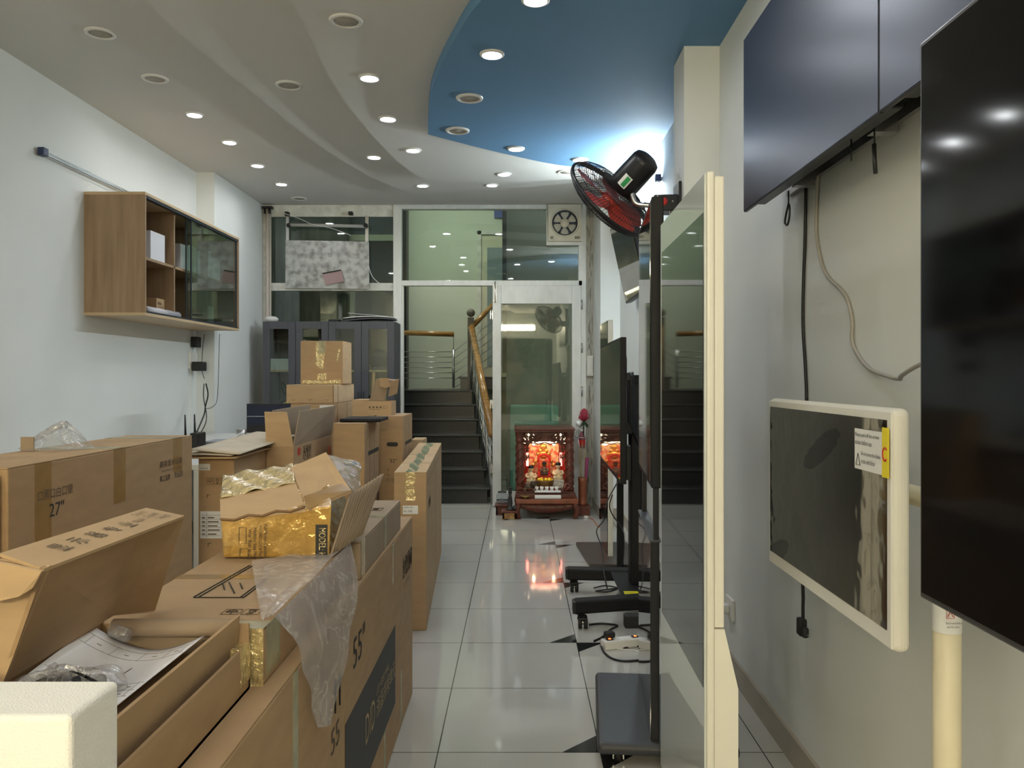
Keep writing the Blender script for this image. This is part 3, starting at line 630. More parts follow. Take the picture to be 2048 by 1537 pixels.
# power strip and floor cables
t = thing('power_strip', 'white power strip with black plugs on the floor under the cart', 'power strip', (.53, 4.05, 0), .32)
obj('body', MB().box(-.12,.13,-.032,.032,0,.042,.005), SOCK, t, local=True)
for x in (-.085,.055): obj('switch', MB().box(x-.018,x+.018,-.014,.014,.042,.046,.002), RUBBER, t, local=True)
for x in (-.085,.055): obj('indicator', MB().box(x-.006,x+.006,-.008,.004,.046,.048), mat('orange neon', (.8,.1,.02), .4, emit=(1,.15,.03), es=2), t, local=True)
obj('label', MB().box(-.03,.03,-.02,.02,.0422,.0428), LABEL, t, local=True)
obj('plug', MB().box(-.10,-.05,.0,.045,.046,.075,.008).tube([(-.08,.04,.06),(-.1,.07,.03),(-.13,.09,.01)], .006, 6), RUBBER, t, local=True)
t = thing('power_adapter', 'black power adapter resting on the white power strip', 'adapter', (.60, 4.12, .042))
c = onz(1265,1238,.09)
obj('body', MB().box(c.x-.045,c.x+.05,c.y-.03,c.y+.03,.045,.115,.01), RUBBER, t)
def floorloop(pts, r, lab, m=BLK, k=6, cat='cable'):
    return single('floor_cable', MB().tube([onz(x,y,r) + Vector((0,0,dz)) for x,y,dz in pts], r, 8, curve=k), m, lab, cat)
floorloop([(1178,1250,0),(1205,1248,0),(1235,1252,.0),(1218,1262,0),(1203,1285,0),(1208,1305,0),(1225,1318,0),(1250,1323,0),(1285,1320,0),(1303,1310,0),(1306,1285,.0)], .0055, 'thick black cable looping round the white power strip')
floorloop([(1296,1296,0),(1270,1286,0),(1240,1280,0),(1222,1284,0),(1221,1294,0),(1250,1296,0),(1270,1292,0),(1295,1300,0)], .0045, 'small black cable coil beside the white power strip')
floorloop([(1206,1285,0),(1222,1296,0),(1250,1300,0),(1275,1304,0),(1280,1316,0)], .003, 'thin white cable running from the power strip', SOCK)
floorloop([(1188,1180,.01),(1210,1172,0),(1236,1177,0),(1215,1184,0),(1192,1183,0),(1212,1180,0),(1244,1176,0)], .004, 'thin black cable bunched between the cart legs')
def hang(pts, r, lab, m=BLK): return single('hanging_cable', MB().tube([at(x,y,Y) for x,y,Y in pts], r, 8, curve=6), m, lab, 'cable')
hang([(1238,960,4.4),(1214,1005,5.2),(1208,1040,5.4),(1193,1062,5.3),(1203,1095,5.2),(1207,1140,4.95),(1213,1172,4.85),(1218,1184,4.95)], .004, 'black cable dropping from the television across the brown base plate')
hang([(1225,990,5.5),(1219,1012,5.5),(1226,1032,5.5),(1243,1055,5.45),(1248,1075,5.4),(1246,1122,5.4),(1240,1134,5.5)], .004, 'black cable hanging along the thin pole stand')

# ---------- wall fan ----------
t = thing('wall_fan', 'black wall fan with red blades on a bracket at the right column', 'fan', (.79, 4.0, 2.22))
ax = Vector((-.60,.52,-.60)).normalized(); cen = at(1222,398,4.12)
xx = Vector((0,1,0)).cross(ax).normalized(); yy = ax.cross(xx)
FM = Matrix(((xx.x,yy.x,ax.x,cen.x),(xx.y,yy.y,ax.y,cen.y),(xx.z,yy.z,ax.z,cen.z),(0,0,0,1)))
R0 = .252
def cage(front):
    mb = MB(); s = 1 if front else -1
    dome = lambda r: s*(.075*math.sqrt(max(0, 1-(r/R0)**2.4))) + (.0 if front else 0)
    n = 90
    for k in range(n):
        a0 = 2*PI*k/n
        pts = []
        for j in range(9):
            r = .055+(R0-.055)*j/8; a = a0 + .35*(1-j/8)*s
            pts.append((r*math.cos(a), r*math.sin(a), dome(r)))
        mb.tube(pts, .0013, 4, cap=False)
    for r in (.07,.10,.135,.17,.205,.235):
        mb.tube([(r*math.cos(2*PI*k/48), r*math.sin(2*PI*k/48), dome(r)) for k in range(49)], .0014, 4, cap=False)
    return mb.xf(FM)
obj('rear_grille', cage(False), BLK, t); obj('front_grille', cage(True), BLK, t)
obj('rim', MB().tube([(R0*math.cos(2*PI*k/64), R0*math.sin(2*PI*k/64), 0) for k in range(65)], .0085, 8, cap=False).tube([(R0*math.cos(2*PI*k/64), R0*math.sin(2*PI*k/64), .012) for k in range(65)], .005, 6, cap=False).xf(FM), BLK, t)
for k in range(5):
    def bl_(u, v, k=k):
        r = .04+.185*u; wdt = 1.12*(1-.25*u)*max(.02, math.sin(PI*min(1, .22+.74*u)))**.4
        a = 2*PI*k/5 + (v-.5)*wdt*1.05
        return (r*math.cos(a), r*math.sin(a), .012+(v-.5)*.034*(1-.3*u))
    b = MB().sheet(bl_, 12, 8); b.xf(FM); obj('blade', b, REDP, t, solid=.0025)
obj('hub', MB().cyl((0,0,-.01),(0,0,.045),.045,24).xf(FM), REDP, t)
mo = MB(); mo.lathe([(.0005,-.285),(.045,-.283),(.066,-.272),(.073,-.25),(.076,-.12),(.072,-.075),(.055,-.062),(.0005,-.062)], n=28); mo.xf(FM)
mot = obj('motor_housing', mo, BLK, t)
for k in range(10):
    pass
# rating label on the motor side towards the viewer
lbm = MB()
cam_dir = (Vector((0,0,H))-cen); cd = cam_dir - ax*cam_dir.dot(ax); cd.normalize(); sd = ax.cross(cd)
def lab_pt(a, z): return cen + ax*z + (cd*math.cos(a)+sd*math.sin(a))*.0768
la = obj('rating_label', MB().sheet(lambda u,v: lab_pt(-.05+.62*u-.15, -.17+.065*v), 8, 2), LABEL, mot, label='white and green rating label')
obj('green_field', MB().sheet(lambda u,v: lab_pt(.05+.3*u-.15, -.165+.055*v)*1+ (cd*.0006), 6, 2), mat('green ink', (.03,.32,.10), .5), la)
obj('yoke', MB().tube([cen-ax*.15+Vector((0,0,-.06)), cen-ax*.15+Vector((.02,-.01,-.13)), (.64,4.02,2.20), (.70,4.0,2.19)], .014, 10, curve=4), CHROME, t)
bk = obj('bracket', MB().box(.655,.775,3.93,4.05,2.155,2.235,.006).box(.775,.79,3.93,4.07,2.13,2.30,.003), BLK, t)
obj('knob', MB().cyl((.70,3.918,2.198),(.70,3.932,2.198),.019,20), RED, bk, label='red round knob')
obj('screw', MB().cyl((.745,3.924,2.20),(.745,3.931,2.20),.004,8).cyl((.672,3.924,2.225),(.672,3.931,2.225),.004,8), CHROME, bk)
obj('pull_cord', MB().tube([(.735,3.95,2.155),(.735,3.95,2.08)], .0015, 5).tube([(.748,3.95,2.155),(.748,3.95,2.09)], .0015, 5), SOCK, bk)

# ---------- exhaust fan ----------
t = thing('exhaust_fan', 'square cream exhaust fan set in the partition above the door', 'exhaust fan', (.47, YB-.05, 2.93))
cx, cz, ro = .474, 2.945, .135
fr = MB(); N = 40; vs = []
for k in range(N):
    a = 2*PI*k/N+.0001; c_, s__ = math.cos(a), math.sin(a); m_ = max(abs(c_), abs(s__))
    vs.append((cx+ro*c_, YB-.075, cz+ro*s__)); vs.append((cx+.17*c_/m_, YB-.075, cz+.19*s__/m_))
fr.add(vs, [[2*k,2*k+1,(2*k+3)%(2*N),(2*k+2)%(2*N)] for k in range(N)])
fr.add(vs + [(p[0], YB-.02, p[2]) for p in vs], [[2*k,2*k+2*N,(2*k+2)%(2*N)+2*N,(2*k+2)%(2*N)] for k in range(N)] + [[2*k+1,(2*k+3)%(2*N),(2*k+3)%(2*N)+2*N,2*k+1+2*N] for k in range(N)])
cream = mat('aged cream plastic', (.62,.59,.47), .45, noise=.08, nscale=10)
obj('housing', fr, cream, t)
obj('rim_ring', MB().tube([(cx+(ro+.006)*math.cos(2*PI*k/40), YB-.078, cz+(ro+.006)*math.sin(2*PI*k/40)) for k in range(41)], .009, 8, cap=False), cream, t)
obj('back_shutter', MB().box(cx-.15,cx+.15,YB-.022,YB-.015,cz-.15,cz+.15), mat('dark blue shutter', (.012,.018,.045), .5), t)
for k in range(6):
    def eb(u, v, k=k):
        r = .045+.073*u; a = PI/2+2*PI*k/6 + (v-.5)*(.55+.30*math.sin(PI*u*.8))
        return (cx+r*math.cos(a), YB-.05+(v-.5)*.02, cz+r*math.sin(a))
    obj('blade', MB().sheet(eb, 6, 6), mat('beige fan blade', (.50,.48,.40), .5) if k == 0 else bpy.data.materials['beige fan blade'], t, solid=.003)
obj('hub', MB().cyl((cx,YB-.062,cz),(cx,YB-.03,cz),.046,24), cream, t)
obj('badge', MB().box(cx-.15,cx-.12,YB-.077,YB-.0745,cz-.168,cz-.14).box(cx+.10,cx+.155,YB-.077,YB-.0745,cz-.168,cz-.14), mat('small dark badge', (.2,.2,.15), .5), t)

# =============== wall cabinet on the left ===============
t = thing('wall_cabinet', 'oak wall cabinet with smoked sliding glass doors on the left wall', 'cabinet', (XL, 6.15, 1.75))
x0, x1, y0, y1, z0, z1 = XL, -2.433, 5.27, 7.04, 1.75, 2.555
obj('side_panel', MB().box(x0,x1,y0,y0+.018,z0+.0185,z1-.0185), WOODC, t); obj('side_panel', MB().box(x0,x1,y1-.018,y1,z0+.0185,z1-.0185), WOODC, t)
obj('top_panel', MB().box(x0,x1,y0,y1,z1-.018,z1), WOODE, t); obj('bottom_panel', MB().box(x0,x1,y0,y1,z0,z0+.018), WOODE, t)
obj('back_panel', MB().box(x0,x0+.01,y0+.018,y1-.018,z0+.018,z1-.018), WOODC, t)
ym = 5.83
obj('divider', MB().box(x0+.01,x1-.05,ym,ym+.018,z0+.018,z1-.018), WOODC, t); obj('divider', MB().box(x0+.01,x1-.05,6.45,6.468,z0+.018,z1-.018), WOODC, t)
obj('shelf', MB().box(x0+.01,x1-.05,y0+.018,y1-.018,2.13,2.148), WOODC, t)
DKA = mat('dark aluminium track', (.02,.028,.04), .35)
obj('track', MB().box(x1-.035,x1-.003,y0+.018,y1-.018,z1-.036,z1-.018), DKA, t); obj('track', MB().box(x1-.035,x1-.003,y0+.018,y1-.018,z0+.018,z0+.03), DKA, t)
g = obj('sliding_door', MB().box(x1-.02,x1-.014,6.05,y1-.03,z0+.03,z1-.036), GLASSD, t)
obj('door_edge', MB().box(x1-.022,x1-.012,6.046,6.054,z0+.03,z1-.036).box(x1-.022,x1-.010,y1-.036,y1-.02,z0+.03,z1-.036), DKA, g)
g = obj('sliding_door', MB().box(x1-.036,x1-.031,6.0,y1-.06,z0+.03,z1-.036), GLASSD, t)
obj('door_edge', MB().box(x1-.038,x1-.029,5.996,6.004,z0+.03,z1-.036), DKA, g)
def wbox(name, b, m, lab, group=None, cat='box', bev=.003): return single(name, MB().box(*b, bev), m, lab, cat, group)
WB = mat('white glossy carton', (.70,.70,.74), .3)
wbox('white_box', (-2.66,-2.50,5.50,5.72,2.148,2.345), WB, 'glossy white box in the open upper compartment of the oak cabinet')
wbox('white_box', (-2.70,-2.52,5.40,5.44,2.148,2.395), WB, 'slim tall white box at the left of the open oak compartment')
for i, (a, b, h, lab) in enumerate(((6.06,6.20,.20,'grey white carton behind glass, leftmost in the upper oak shelf row'),(6.21,6.36,.215,'white carton behind glass with small printed panels, second in the upper oak shelf row'),(6.37,6.44,.20,'narrow white carton behind glass, third in the upper oak shelf row'),(6.48,6.66,.23,'white carton behind glass, fourth in the upper oak shelf row'),(6.68,6.86,.19,'small white carton behind glass at the right end of the upper oak shelf'))):
    wbox('white_box', (-2.72,-2.53,a,b,2.148,2.148+h), WB, lab)
wbox('grey_box', (-2.72,-2.53,6.56,6.72,1.768,1.93), mat('pale grey carton', (.45,.46,.42), .5), 'pale grey carton behind glass on the lower oak shelf')
b = wbox('small_carton', (-2.70,-2.55,5.70,5.828,1.768,1.905), CARD, 'small brown carton at the back of the open lower oak compartment')
txt(b, '6366', (-2.549,5.715,1.86), (0,1,0), (0,0,1), INK, w=.06, h=.022); txt(b, 'LED MODULE', (-2.549,5.715,1.84), (0,1,0), (0,0,1), INK, w=.09, h=.01)
t = thing('film_roll', 'roll of clear plastic film lying at the front of the lower oak shelf', 'roll', (-2.50, 5.6, 1.795))
obj('film', MB().lathe([(.016,0),(.028,0),(.028,.52),(.016,.52)], n=24, M=Matrix.Translation((-2.505,5.42,1.797)) @ Matrix.Rotation(-PI/2,4,'X')), mat('wound clear film', (.50,.49,.52), .2), t)
obj('core', MB().lathe([(.013,-.01),(.0162,-.01),(.0162,.53),(.013,.53)], n=20, M=Matrix.Translation((-2.505,5.42,1.797)) @ Matrix.Rotation(-PI/2,4,'X')), CARD, t)
# wires and sockets below it
single('wall_socket', MB().box(XL,XL+.02,6.93,7.08,1.42,1.56,.004).box(-2.81,-2.80,6.95,7.0,1.44,1.54), SOCK, 'white wall socket box below the oak cabinet', 'socket')
S = lambda x, y: at(x, y, 7.02)
single('power_adapter', MB().box(-2.82,-2.765,6.95,7.05,1.485,1.575,.006).xf(Matrix.Translation((0,0,.12))), RUBBER, 'black wall adapter plugged in just under the oak cabinet', 'adapter')
single('power_adapter', MB().box(-2.80,-2.705,6.92,7.02,1.40,1.48,.008), RUBBER, 'black plug adapter below the smaller one on the left wall', 'adapter')
hang([(409,668,7.0),(405,700,7.0),(404,740,7.0),(409,758,7.0)], .003, 'thin dark wire from the oak cabinet to the socket')
hang([(412,768,6.85),(416,790,6.8),(411,812,6.75),(408,830,6.6),(393,866,6.1)], .006, 'thick black cable from the plug adapter down to the router')
hang([(408,768,6.85),(407,795,6.8),(413,830,6.6),(410,850,6.3),(400,868,6.1)], .004, 'thinner black cable crossing the thick one below the plug')
hang([(439,668,7.06),(437,745,7.06),(434,800,7.04),(424,815,7.0),(411,818,6.9)], .0025, 'thin wire curving along the wall corner beneath the oak cabinet')
single('conduit', MB().box(XL,XL+.012,6.96,6.985,.9,1.43).box(XL,XL+.012,6.96,6.985,1.56,1.74), WHITE, 'white cable conduit on the left wall above and below the socket', 'conduit')
single('corner_pipe', MB().cyl((-2.61,8.40,0),(-2.61,8.40,3.1),.016,10).cyl((-2.58,8.41,0),(-2.58,8.41,3.1),.008,8), mat('old cable pipe', (.55,.47,.40), .6), 'old cable pipes running up the back left corner', 'pipe')
single('cable_clamp', MB().box(-2.655,-2.55,8.36,8.42,3.09,3.115).cyl((-2.63,8.38,3.04),(-2.63,8.38,3.09),.012,8).cyl((-2.58,8.38,3.04),(-2.58,8.38,3.09),.012,8), BLK, 'black clamp at the top of the back left corner pipes', 'clamp')

# =============== slate cabinet with glass doors ===============
t = thing('display_cabinet', 'slate grey cabinet with four narrow glass doors against the partition', 'cabinet', (-1.86, 8.16, 0))
cx0, cx1, cy0, cy1, cz1 = -2.517, -1.318, 7.95, 8.36, 1.896
cx1 = -1.225
obj('carcass', MB().box(cx0,cx0+.02,cy0+.022,cy1,0,cz1).box(cx1-.02,cx1,cy0+.022,cy1,0,cz1).box(cx0+.02,cx1-.02,cy0+.022,cy1,cz1-.02,cz1).box(cx0+.02,cx1-.02,cy0+.022,cy1,0,.08).box(cx0+.02,cx1-.02,cy1-.01,cy1,.08,cz1-.02).box(-1.881,-1.861,cy0+.022,cy1-.01,.08,cz1-.02), GREYC, t)
for z in (.62,1.02,1.40): obj('shelf', MB().box(cx0+.02,-1.881,cy0+.05,cy1-.01,z,z+.018).box(-1.861,cx1-.02,cy0+.05,cy1-.01,z,z+.018), WOODE, t)
wd = (cx1-cx0)/4
for i in range(4):
    a = cx0+wd*i+.002; b = cx0+wd*(i+1)-.002
    fw = .068
    d = obj('door', MB().box(a,a+fw,cy0,cy0+.02,.05,cz1-.003,.002).box(b-fw,b,cy0,cy0+.02,.05,cz1-.003,.002).box(a+fw,b-fw,cy0,cy0+.02,cz1-.075,cz1-.003).box(a+fw,b-fw,cy0,cy0+.02,.05,.13), GREYC, t)
    obj('door_glass', MB().box(a+fw,b-fw,cy0+.008,cy0+.012,.13,cz1-.075), GLASS, d)
    hx = b-.025 if i % 2 == 0 else a+.025
    obj('handle', MB().tube([(hx,cy0,1.20),(hx,cy0-.022,1.20),(hx,cy0-.022,1.05),(hx,cy0,1.05)], .005, 8), BLK, d)
wbox('equipment_box', (-2.46,-2.22,8.02,8.2,1.418,1.53), mat('white labelled box', (.55,.55,.58), .5), 'white box with a dark emblem on the upper shelf of the slate cabinet')
single('tool_pile', MB().ball((-2.33,8.1,1.085),.07,12,(1.2,.9,.7)).box(-2.45,-2.25,8.02,8.16,1.04,1.075,.01), BLK, 'black bag on the middle shelf of the slate cabinet', 'bag')
single('yellow_cloth', MB().hexa([(-2.40,8.0,1.04),(-2.25,8.02,1.06),(-2.25,8.12,1.06),(-2.40,8.1,1.04),(-2.38,8.0,1.06),(-2.24,8.02,1.15),(-2.24,8.1,1.16),(-2.38,8.09,1.065)], .012), mat('dull yellow plastic', (.55,.45,.06), .5), 'dull yellow bundle in front of the black bag in the slate cabinet', 'bundle')
single('red_folder', MB().box(-2.22,-2.17,8.02,8.25,1.418,1.50,.003), RED, 'red folder at the edge of the slate cabinet shelf', 'folder')
single('blue_bag', MB().ball((-1.40,8.15,1.52),.11,14,(1,.8,1)).box(-1.47,-1.33,8.08,8.22,1.418,1.46,.01), mat('dark blue cloth', (.012,.016,.08), .7), 'dark blue bag on the top shelf behind the rightmost cabinet door', 'bag')
single('orange_tube', MB().cyl((-1.455,8.02,1.038),(-1.44,8.03,1.40),.018,14), mat('orange shiny tube', (.75,.38,.16), .3), 'shiny orange tube upright behind the rightmost cabinet door', 'tube')
single('carton_bundle', MB().box(-1.42,-1.30,8.02,8.2,1.038,1.33,.004), CARD2, 'pale carton behind the rightmost door of the slate cabinet', 'box')
single('device_stand', MB().box(-1.72,-1.66,8.0,8.05,1.038,1.36,.01), BLK, 'black slim device behind the third glass door of the cabinet', 'device')
# things on top of it
single('black_pouch', MB().box(-1.90,-1.79,8.05,8.2,1.896,1.925,.012), RUBBER, 'small black pouch lying on top of the slate cabinet', 'pouch')
def shf(u, v, z=0, s=0): return (-1.74+.50*u, 8.0+.25*v, 1.90+z+.02*math.sin(2.6*u+s)+.008*u)
single('paper_sheets', MB().sheet(lambda u,v: shf(u,v,.004), 12, 3), mat('dark sheet', (.08,.08,.09), .5), 'dark curled sheet on top of the slate cabinet under the white ones', 'sheet', solid=.012)
single('paper_sheets', MB().sheet(lambda u,v: shf(u,v,.025,.3), 12, 3), LABEL, 'white curled sheet on top of the slate cabinet, the middle layer', 'sheet', solid=.006)
single('paper_sheets', MB().sheet(lambda u,v: (-1.70+.40*u, 8.04+.2*v, 1.985-.035*u), 8, 3), mat('grey sheet', (.5,.5,.5), .5), 'pale grey flat sheet topmost on the slate cabinet', 'sheet', solid=.004)
single('plastic_bag', MB().ball((-2.48,8.12,1.925),.055,12,(1.3,.8,.62)), mat('cloudy plastic', (.6,.6,.58), .3), 'crumpled cloudy plastic at the left end of the slate cabinet top', 'bag')

# things on the partition glass
brd = mat('worn aluminium board', (.44,.45,.44), .38, metal=.25, col2=(.20,.20,.19), nscale=15, contrast=(.40,.66))
a, b = at(570,480,8.40), at(738,578,8.40)
t = thing('metal_board', 'scratched aluminium board leaning on the upper left partition window', 'board', (a.x, 8.4, b.z))
obj('sheet', MB().slab([(a.x,8.413,b.z+.01),(b.x,8.413,b.z),(b.x-.004,8.418,a.z-.015),(a.x,8.418,a.z)], .006), brd, t)
c1, c2, c3, c4 = at(645,547,8.385), at(682,540,8.385), at(688,563,8.385), at(651,571,8.385)
stk = obj('sticker', MB().slab([c4,c3,c2,c1], .002), mat('faded pink sticker', (.36,.24,.24), .6), t, label='faded pinkish sticker')
obj('sticker_edge', MB().slab([at(645,549,8.38),at(682,542,8.38),at(682,539,8.38),at(645,546,8.38)], .001), BLK, stk)
txt(t, '13', (at(657,514,8.39)), (1,0,0), (0,0,1), INKW, w=.03, h=.035)
t = thing('partition_bracket', 'old metal rails with a cross tube behind the aluminium board', 'bracket', (-2.0, 8.4, 2.9))
for px in (574, 733): obj('rail', MB().box(at(px-3,0,8.41).x,at(px+3,0,8.41).x,8.424,8.45,2.33,3.03), CHROME, t)
obj('cross_tube', MB().tube([at(577,450,8.38),at(733,453,8.38)], .017, 12), mat('dull grey tube', (.42,.42,.40), .5), t)
for px in (577,731): obj('clamp', MB().ball(at(px,451,8.37),.024,10), RUBBER, t)
obj('clamp', MB().box(at(698,0,8.4).x,at(706,0,8.4).x,8.36,8.42,3.03,3.06), RUBBER, t); obj('clamp', MB().box(at(571,0,8.4).x,at(578,0,8.4).x,8.37,8.43,3.02,3.06), RUBBER, t)
hang([(568,427,8.36),(600,438,8.36),(625,449,8.35),(660,456,8.36),(702,471,8.37)], .003, 'thin pale cord sagging across the upper left partition window', LABEL)
hang([(738,535,8.38),(744,552,8.38),(756,565,8.38),(772,575,8.38)], .003, 'pale cord curling beside the aluminium board', LABEL)

# =============== desk and its clutter ===============
t = thing('desk', 'white desk in the back left corner behind the cartons', 'desk', (-2.25, 5.7, 0))
obj('top', MB().box(-2.82,-1.74,4.5,7.05,.83,.86,.003), mat('white desk top', (.6,.6,.58), .5), t)
for x, y in ((-2.79,4.55),(-1.80,4.55),(-2.79,7.0),(-1.80,7.0)): obj('leg', MB().box(x-.02,x+.02,y-.02,y+.02,0,.83), CHROME, t)
t = thing('router', 'black router tower with two upright antennas on the desk', 'router', (-2.0, 5.05, .86))
obj('body', MB().box(at(383,0,5.0).x,at(396,0,5.0).x+.012,4.97,5.10,.86,at(0,866,5.0).z,.008), BLK, t)
for px, y in ((370,830),(389,829)):
    a, b = at(px+1,880,5.04), at(px,y,5.04); obj('antenna', MB().tube([a, b], [.0085,.0045], 8), BLK, t)
t = thing('wire_rack', 'small black wire rack on the desk beside the router', 'rack', (-1.85, 5.3, .86))
a, b = at(412,888,5.3), at(469,888,5.3)
for k in range(5): obj('wire', MB().tube([(a.x,5.2+.05*k,a.z-.01),(b.x,5.2+.05*k,a.z-.01)], .003, 6), BLK, t)
for x in (a.x,b.x): obj('frame', MB().tube([(x,5.2,.862),(x,5.2,a.z-.01),(x,5.4,a.z-.01),(x,5.4,.862)], .004, 6), BLK, t)
single('notebook', MB().box(a.x+.02,b.x-.03,5.2,5.42,a.z-.006,a.z+.022,.003), mat('grey notebook', (.28,.29,.33), .5), 'grey notebook lying on the black wire rack', 'notebook')
a = at(483,905,5.6)
single('steel_cup', MB().lathe([(.0005,0),(.034,0),(.034,.125),(.03,.125),(.03,.006)], (a.x,5.6,.86), 20), CHROME, 'shiny steel cup on the desk left of the monitor', 'cup')
t = thing('monitor', 'black monitor seen from the front on the desk behind the open carton', 'monitor', (-1.93, 6.5, .86))
a = at(493,808,6.5)
obj('bezel', MB().box(a.x,a.x+.56,6.5,6.54,.90,a.z,.004), BLK, t); obj('screen', MB().box(a.x+.008,a.x+.552,6.4975,6.5,.96,a.z-.008), SATIN, t)
obj('trim_line', MB().box(a.x+.005,a.x+.3,6.496,6.498,1.03,1.034), CHROME, t); obj('stand', MB().box(a.x+.2,a.x+.36,6.52,6.6,.86,.95,.004), BLK, t)
def cableheap():
    mb = MB(); r = random.Random(3)
    for k in range(7):
        pts = [(-2.05+r.random()*.35, 4.85+r.random()*.35, .87+r.random()*.06) for _ in range(6)]; mb.tube(pts, .0035, 6, curve=5)
    return mb
o = single('cable_heap', cableheap(), BLK, 'tangle of black cables on the desk around the router', 'cables'); o['kind'] = 'stuff'
hang([(462,893,5.3),(470,875,5.4),(485,866,5.55),(500,872,5.7),(512,884,5.7)], .0025, 'thin white wire arching from the wire rack past the steel cup', LABEL)

# =============== shrine by the door ===============
t = thing('shrine_bench', 'low carved reddish bench carrying the lit shrine', 'bench', (.26, 7.92, 0))
obj('top', MB().box(-.03,.565,7.66,8.36,.145,.19,.01), REDW2, t)
obj('apron', MB().sheet(lambda u,v: (.0+.53*u, 7.70, .145-v*(.04+.05*math.sin(PI*u))), 16, 2), REDW, t, solid=.02)
for x, y in ((.0,7.70),(.53,7.70),(.0,8.32),(.53,8.32)):
    obj('leg', MB().tube([(x,y,.145),(x+(.02 if x>.2 else -.02),y-.01,.08),(x+(.0 if x>.2 else 0),y,.0)], [.035,.028,.022], 10, curve=4), REDW, t)
t = thing('shrine', 'carved dark red wooden altar cabinet glowing inside, beside the glass door', 'shrine', (.25, 8.0, .19))
sx0, sx1, sy0, sy1 = -.035, .532, 7.80, 8.32
obj('plinth', MB().box(sx0-.0,sx1+.01,7.74,sy1,.19,.23,.006).box(sx0+.015,sx1-.005,7.76,sy1,.23,.245), REDW, t)
fr_ = MB()
r = random.Random(5)
for k in range(9):
    for q in range(2):
        a = sx0+.03+.055*k+.01*q
        fr_.tube([(a+.014*math.cos(i*.8), 7.755, .262+.014*math.sin(i*.8)) for i in range(9)], .0045, 6)
fr_.box(sx0+.01,sx1-.01,7.75,7.765,.245,.252).box(sx0+.01,sx1-.01,7.75,7.765,.275,.283)
obj('fretwork', fr_, REDW, t)
obj('cornice', MB().box(sx0-.012,sx1+.008,7.77,sy1+.02,.835,.855,.004).box(sx0-.003,sx1,7.785,sy1+.01,.815,.835,.004), REDW, t, label='moulded cornice')
for x in (sx0+.045, sx1-.045):
    prof = [(.034,.245),(.046,.25),(.046,.275),(.036,.285),(.040,.30),(.042,.42),(.040,.70),(.034,.715),(.045,.725),(.045,.745),(.036,.755),(.046,.775),(.046,.815)]
    c = obj('column', MB().lathe(prof, (x,7.845,0), 18), REDW, t)
    rib = MB()
    for k in range(3):
        rib.tube([(x+.043*math.cos(s*.5+k*2.1), 7.845+.043*math.sin(s*.5+k*2.1), .31+.38*s/20) for s in range(21)], .006, 6)
    obj('carved_dragon_coil', rib, REDW, c)
obj('side_wall', MB().box(sx0+.01,sx0+.025,7.86,sy1,.245,.815), REDW, t); obj('side_wall', MB().box(sx1-.025,sx1-.01,7.86,sy1,.245,.815), REDW, t)
obj('back_wall', MB().box(sx0+.01,sx1-.01,sy1-.015,sy1,.245,.815), RED, t)
val = MB(); r = random.Random(11)
for s in (-1, 1):
    for k in range(5):
        x = .248+s*(.05+.035*k); zc = .765-.004*k*k
        val.tube([(x+.022*math.cos(i*.7+k), 7.85, zc+.022*math.sin(i*.7+k)) for i in range(10)], .007, 6)
        val.tube([(x+.012*math.cos(i*.9+k), 7.845, zc-.012+.012*math.sin(i*.9)) for i in range(8)], .005, 6)
    val.tube([(.248+s*.19,7.85,.80),(.248+s*.175,7.85,.74),(.248+s*.165,7.85,.68),(.248+s*.18,7.85,.62)], .008, 6, curve=5)
    val.tube([(.248+s*.17,7.85,.72),(.248+s*.10,7.85,.705),(.248+s*.05,7.85,.70),(.248,7.85,.715)], .006, 6, curve=5)
def fret(x0, x1, z0, z1, y, nx, nz, hole):
    mb = MB(); dx = (x1-x0)/nx; dz = (z1-z0)/nz
    for i in range(nx):
        for j in range(nz):
            u, v = (i+.5)/nx, (j+.5)/nz
            if not hole(abs(u-.5)*2, v): mb.box(x0+dx*i, x0+dx*(i+1), y, y+.014, z0+dz*j, z0+dz*(j+1))
    return mb
def vhole(u, v):
    if v < .40 - .38*max(0, u-.25) - .0 and u < .72: return True            # open arch below
    if u > .95 or v > .93: return False
    return (math.sin(21*u+3*math.sin(5*v))*math.sin(13*v+4*math.sin(7*u)) > .42)
obj('carved_fretwork', fret(sx0+.085, sx1-.085, .66, .815, 7.85, 60, 22, vhole), REDW, t)
for s in (-1,1):
    xa = sx0+.085 if s < 0 else sx1-.085-.05
    obj('carved_fretwork', fret(xa, xa+.05, .52, .66, 7.85, 10, 24, lambda u, v: math.sin(17*v+9*u)*math.sin(11*u+6*v) > .2), REDW, t)
val.slab([(.17,7.845,.805),(.325,7.845,.805),(.315,7.845,.735),(.28,7.845,.72),(.248,7.845,.735),(.215,7.845,.72),(.18,7.845,.735)][::-1], .012)
obj('carved_valance', val, REDW, t)
bp_ = obj('altar_screen', MB().box(.09,.405,8.24,8.25,.30,.70,.004), mat('painted altar panel', (.80,.62,.38), .4, col2=(.62,.09,.05), nscale=26, contrast=(.42,.6)), t, label='ornate painted altar picture')
orn = MB()
for s in (-1,1):
    for k in range(5):
        orn.ball((.248+s*(.03+.024*k), 8.235, .60-.055*k+.02*(k%2)), .02, 10, (1,.4,1))
orn.ball((.248,8.235,.64),.034,12,(1,.4,1)).ball((.248,8.23,.56),.045,12,(1,.4,.9))
obj('gold_relief', orn, GOLD, bp_)
ch = obj('throne', MB().box(.19,.31,8.10,8.2,.28,.50,.006).tube([(.19,8.12,.50),(.20,8.12,.55),(.248,8.12,.575),(.296,8.12,.55),(.31,8.12,.50)], .012, 8, curve=4), RED, t)
txt(ch, '福神', (.205,8.098,.45), (1,0,0), (0,0,1), GOLD, w=.09, h=.05)
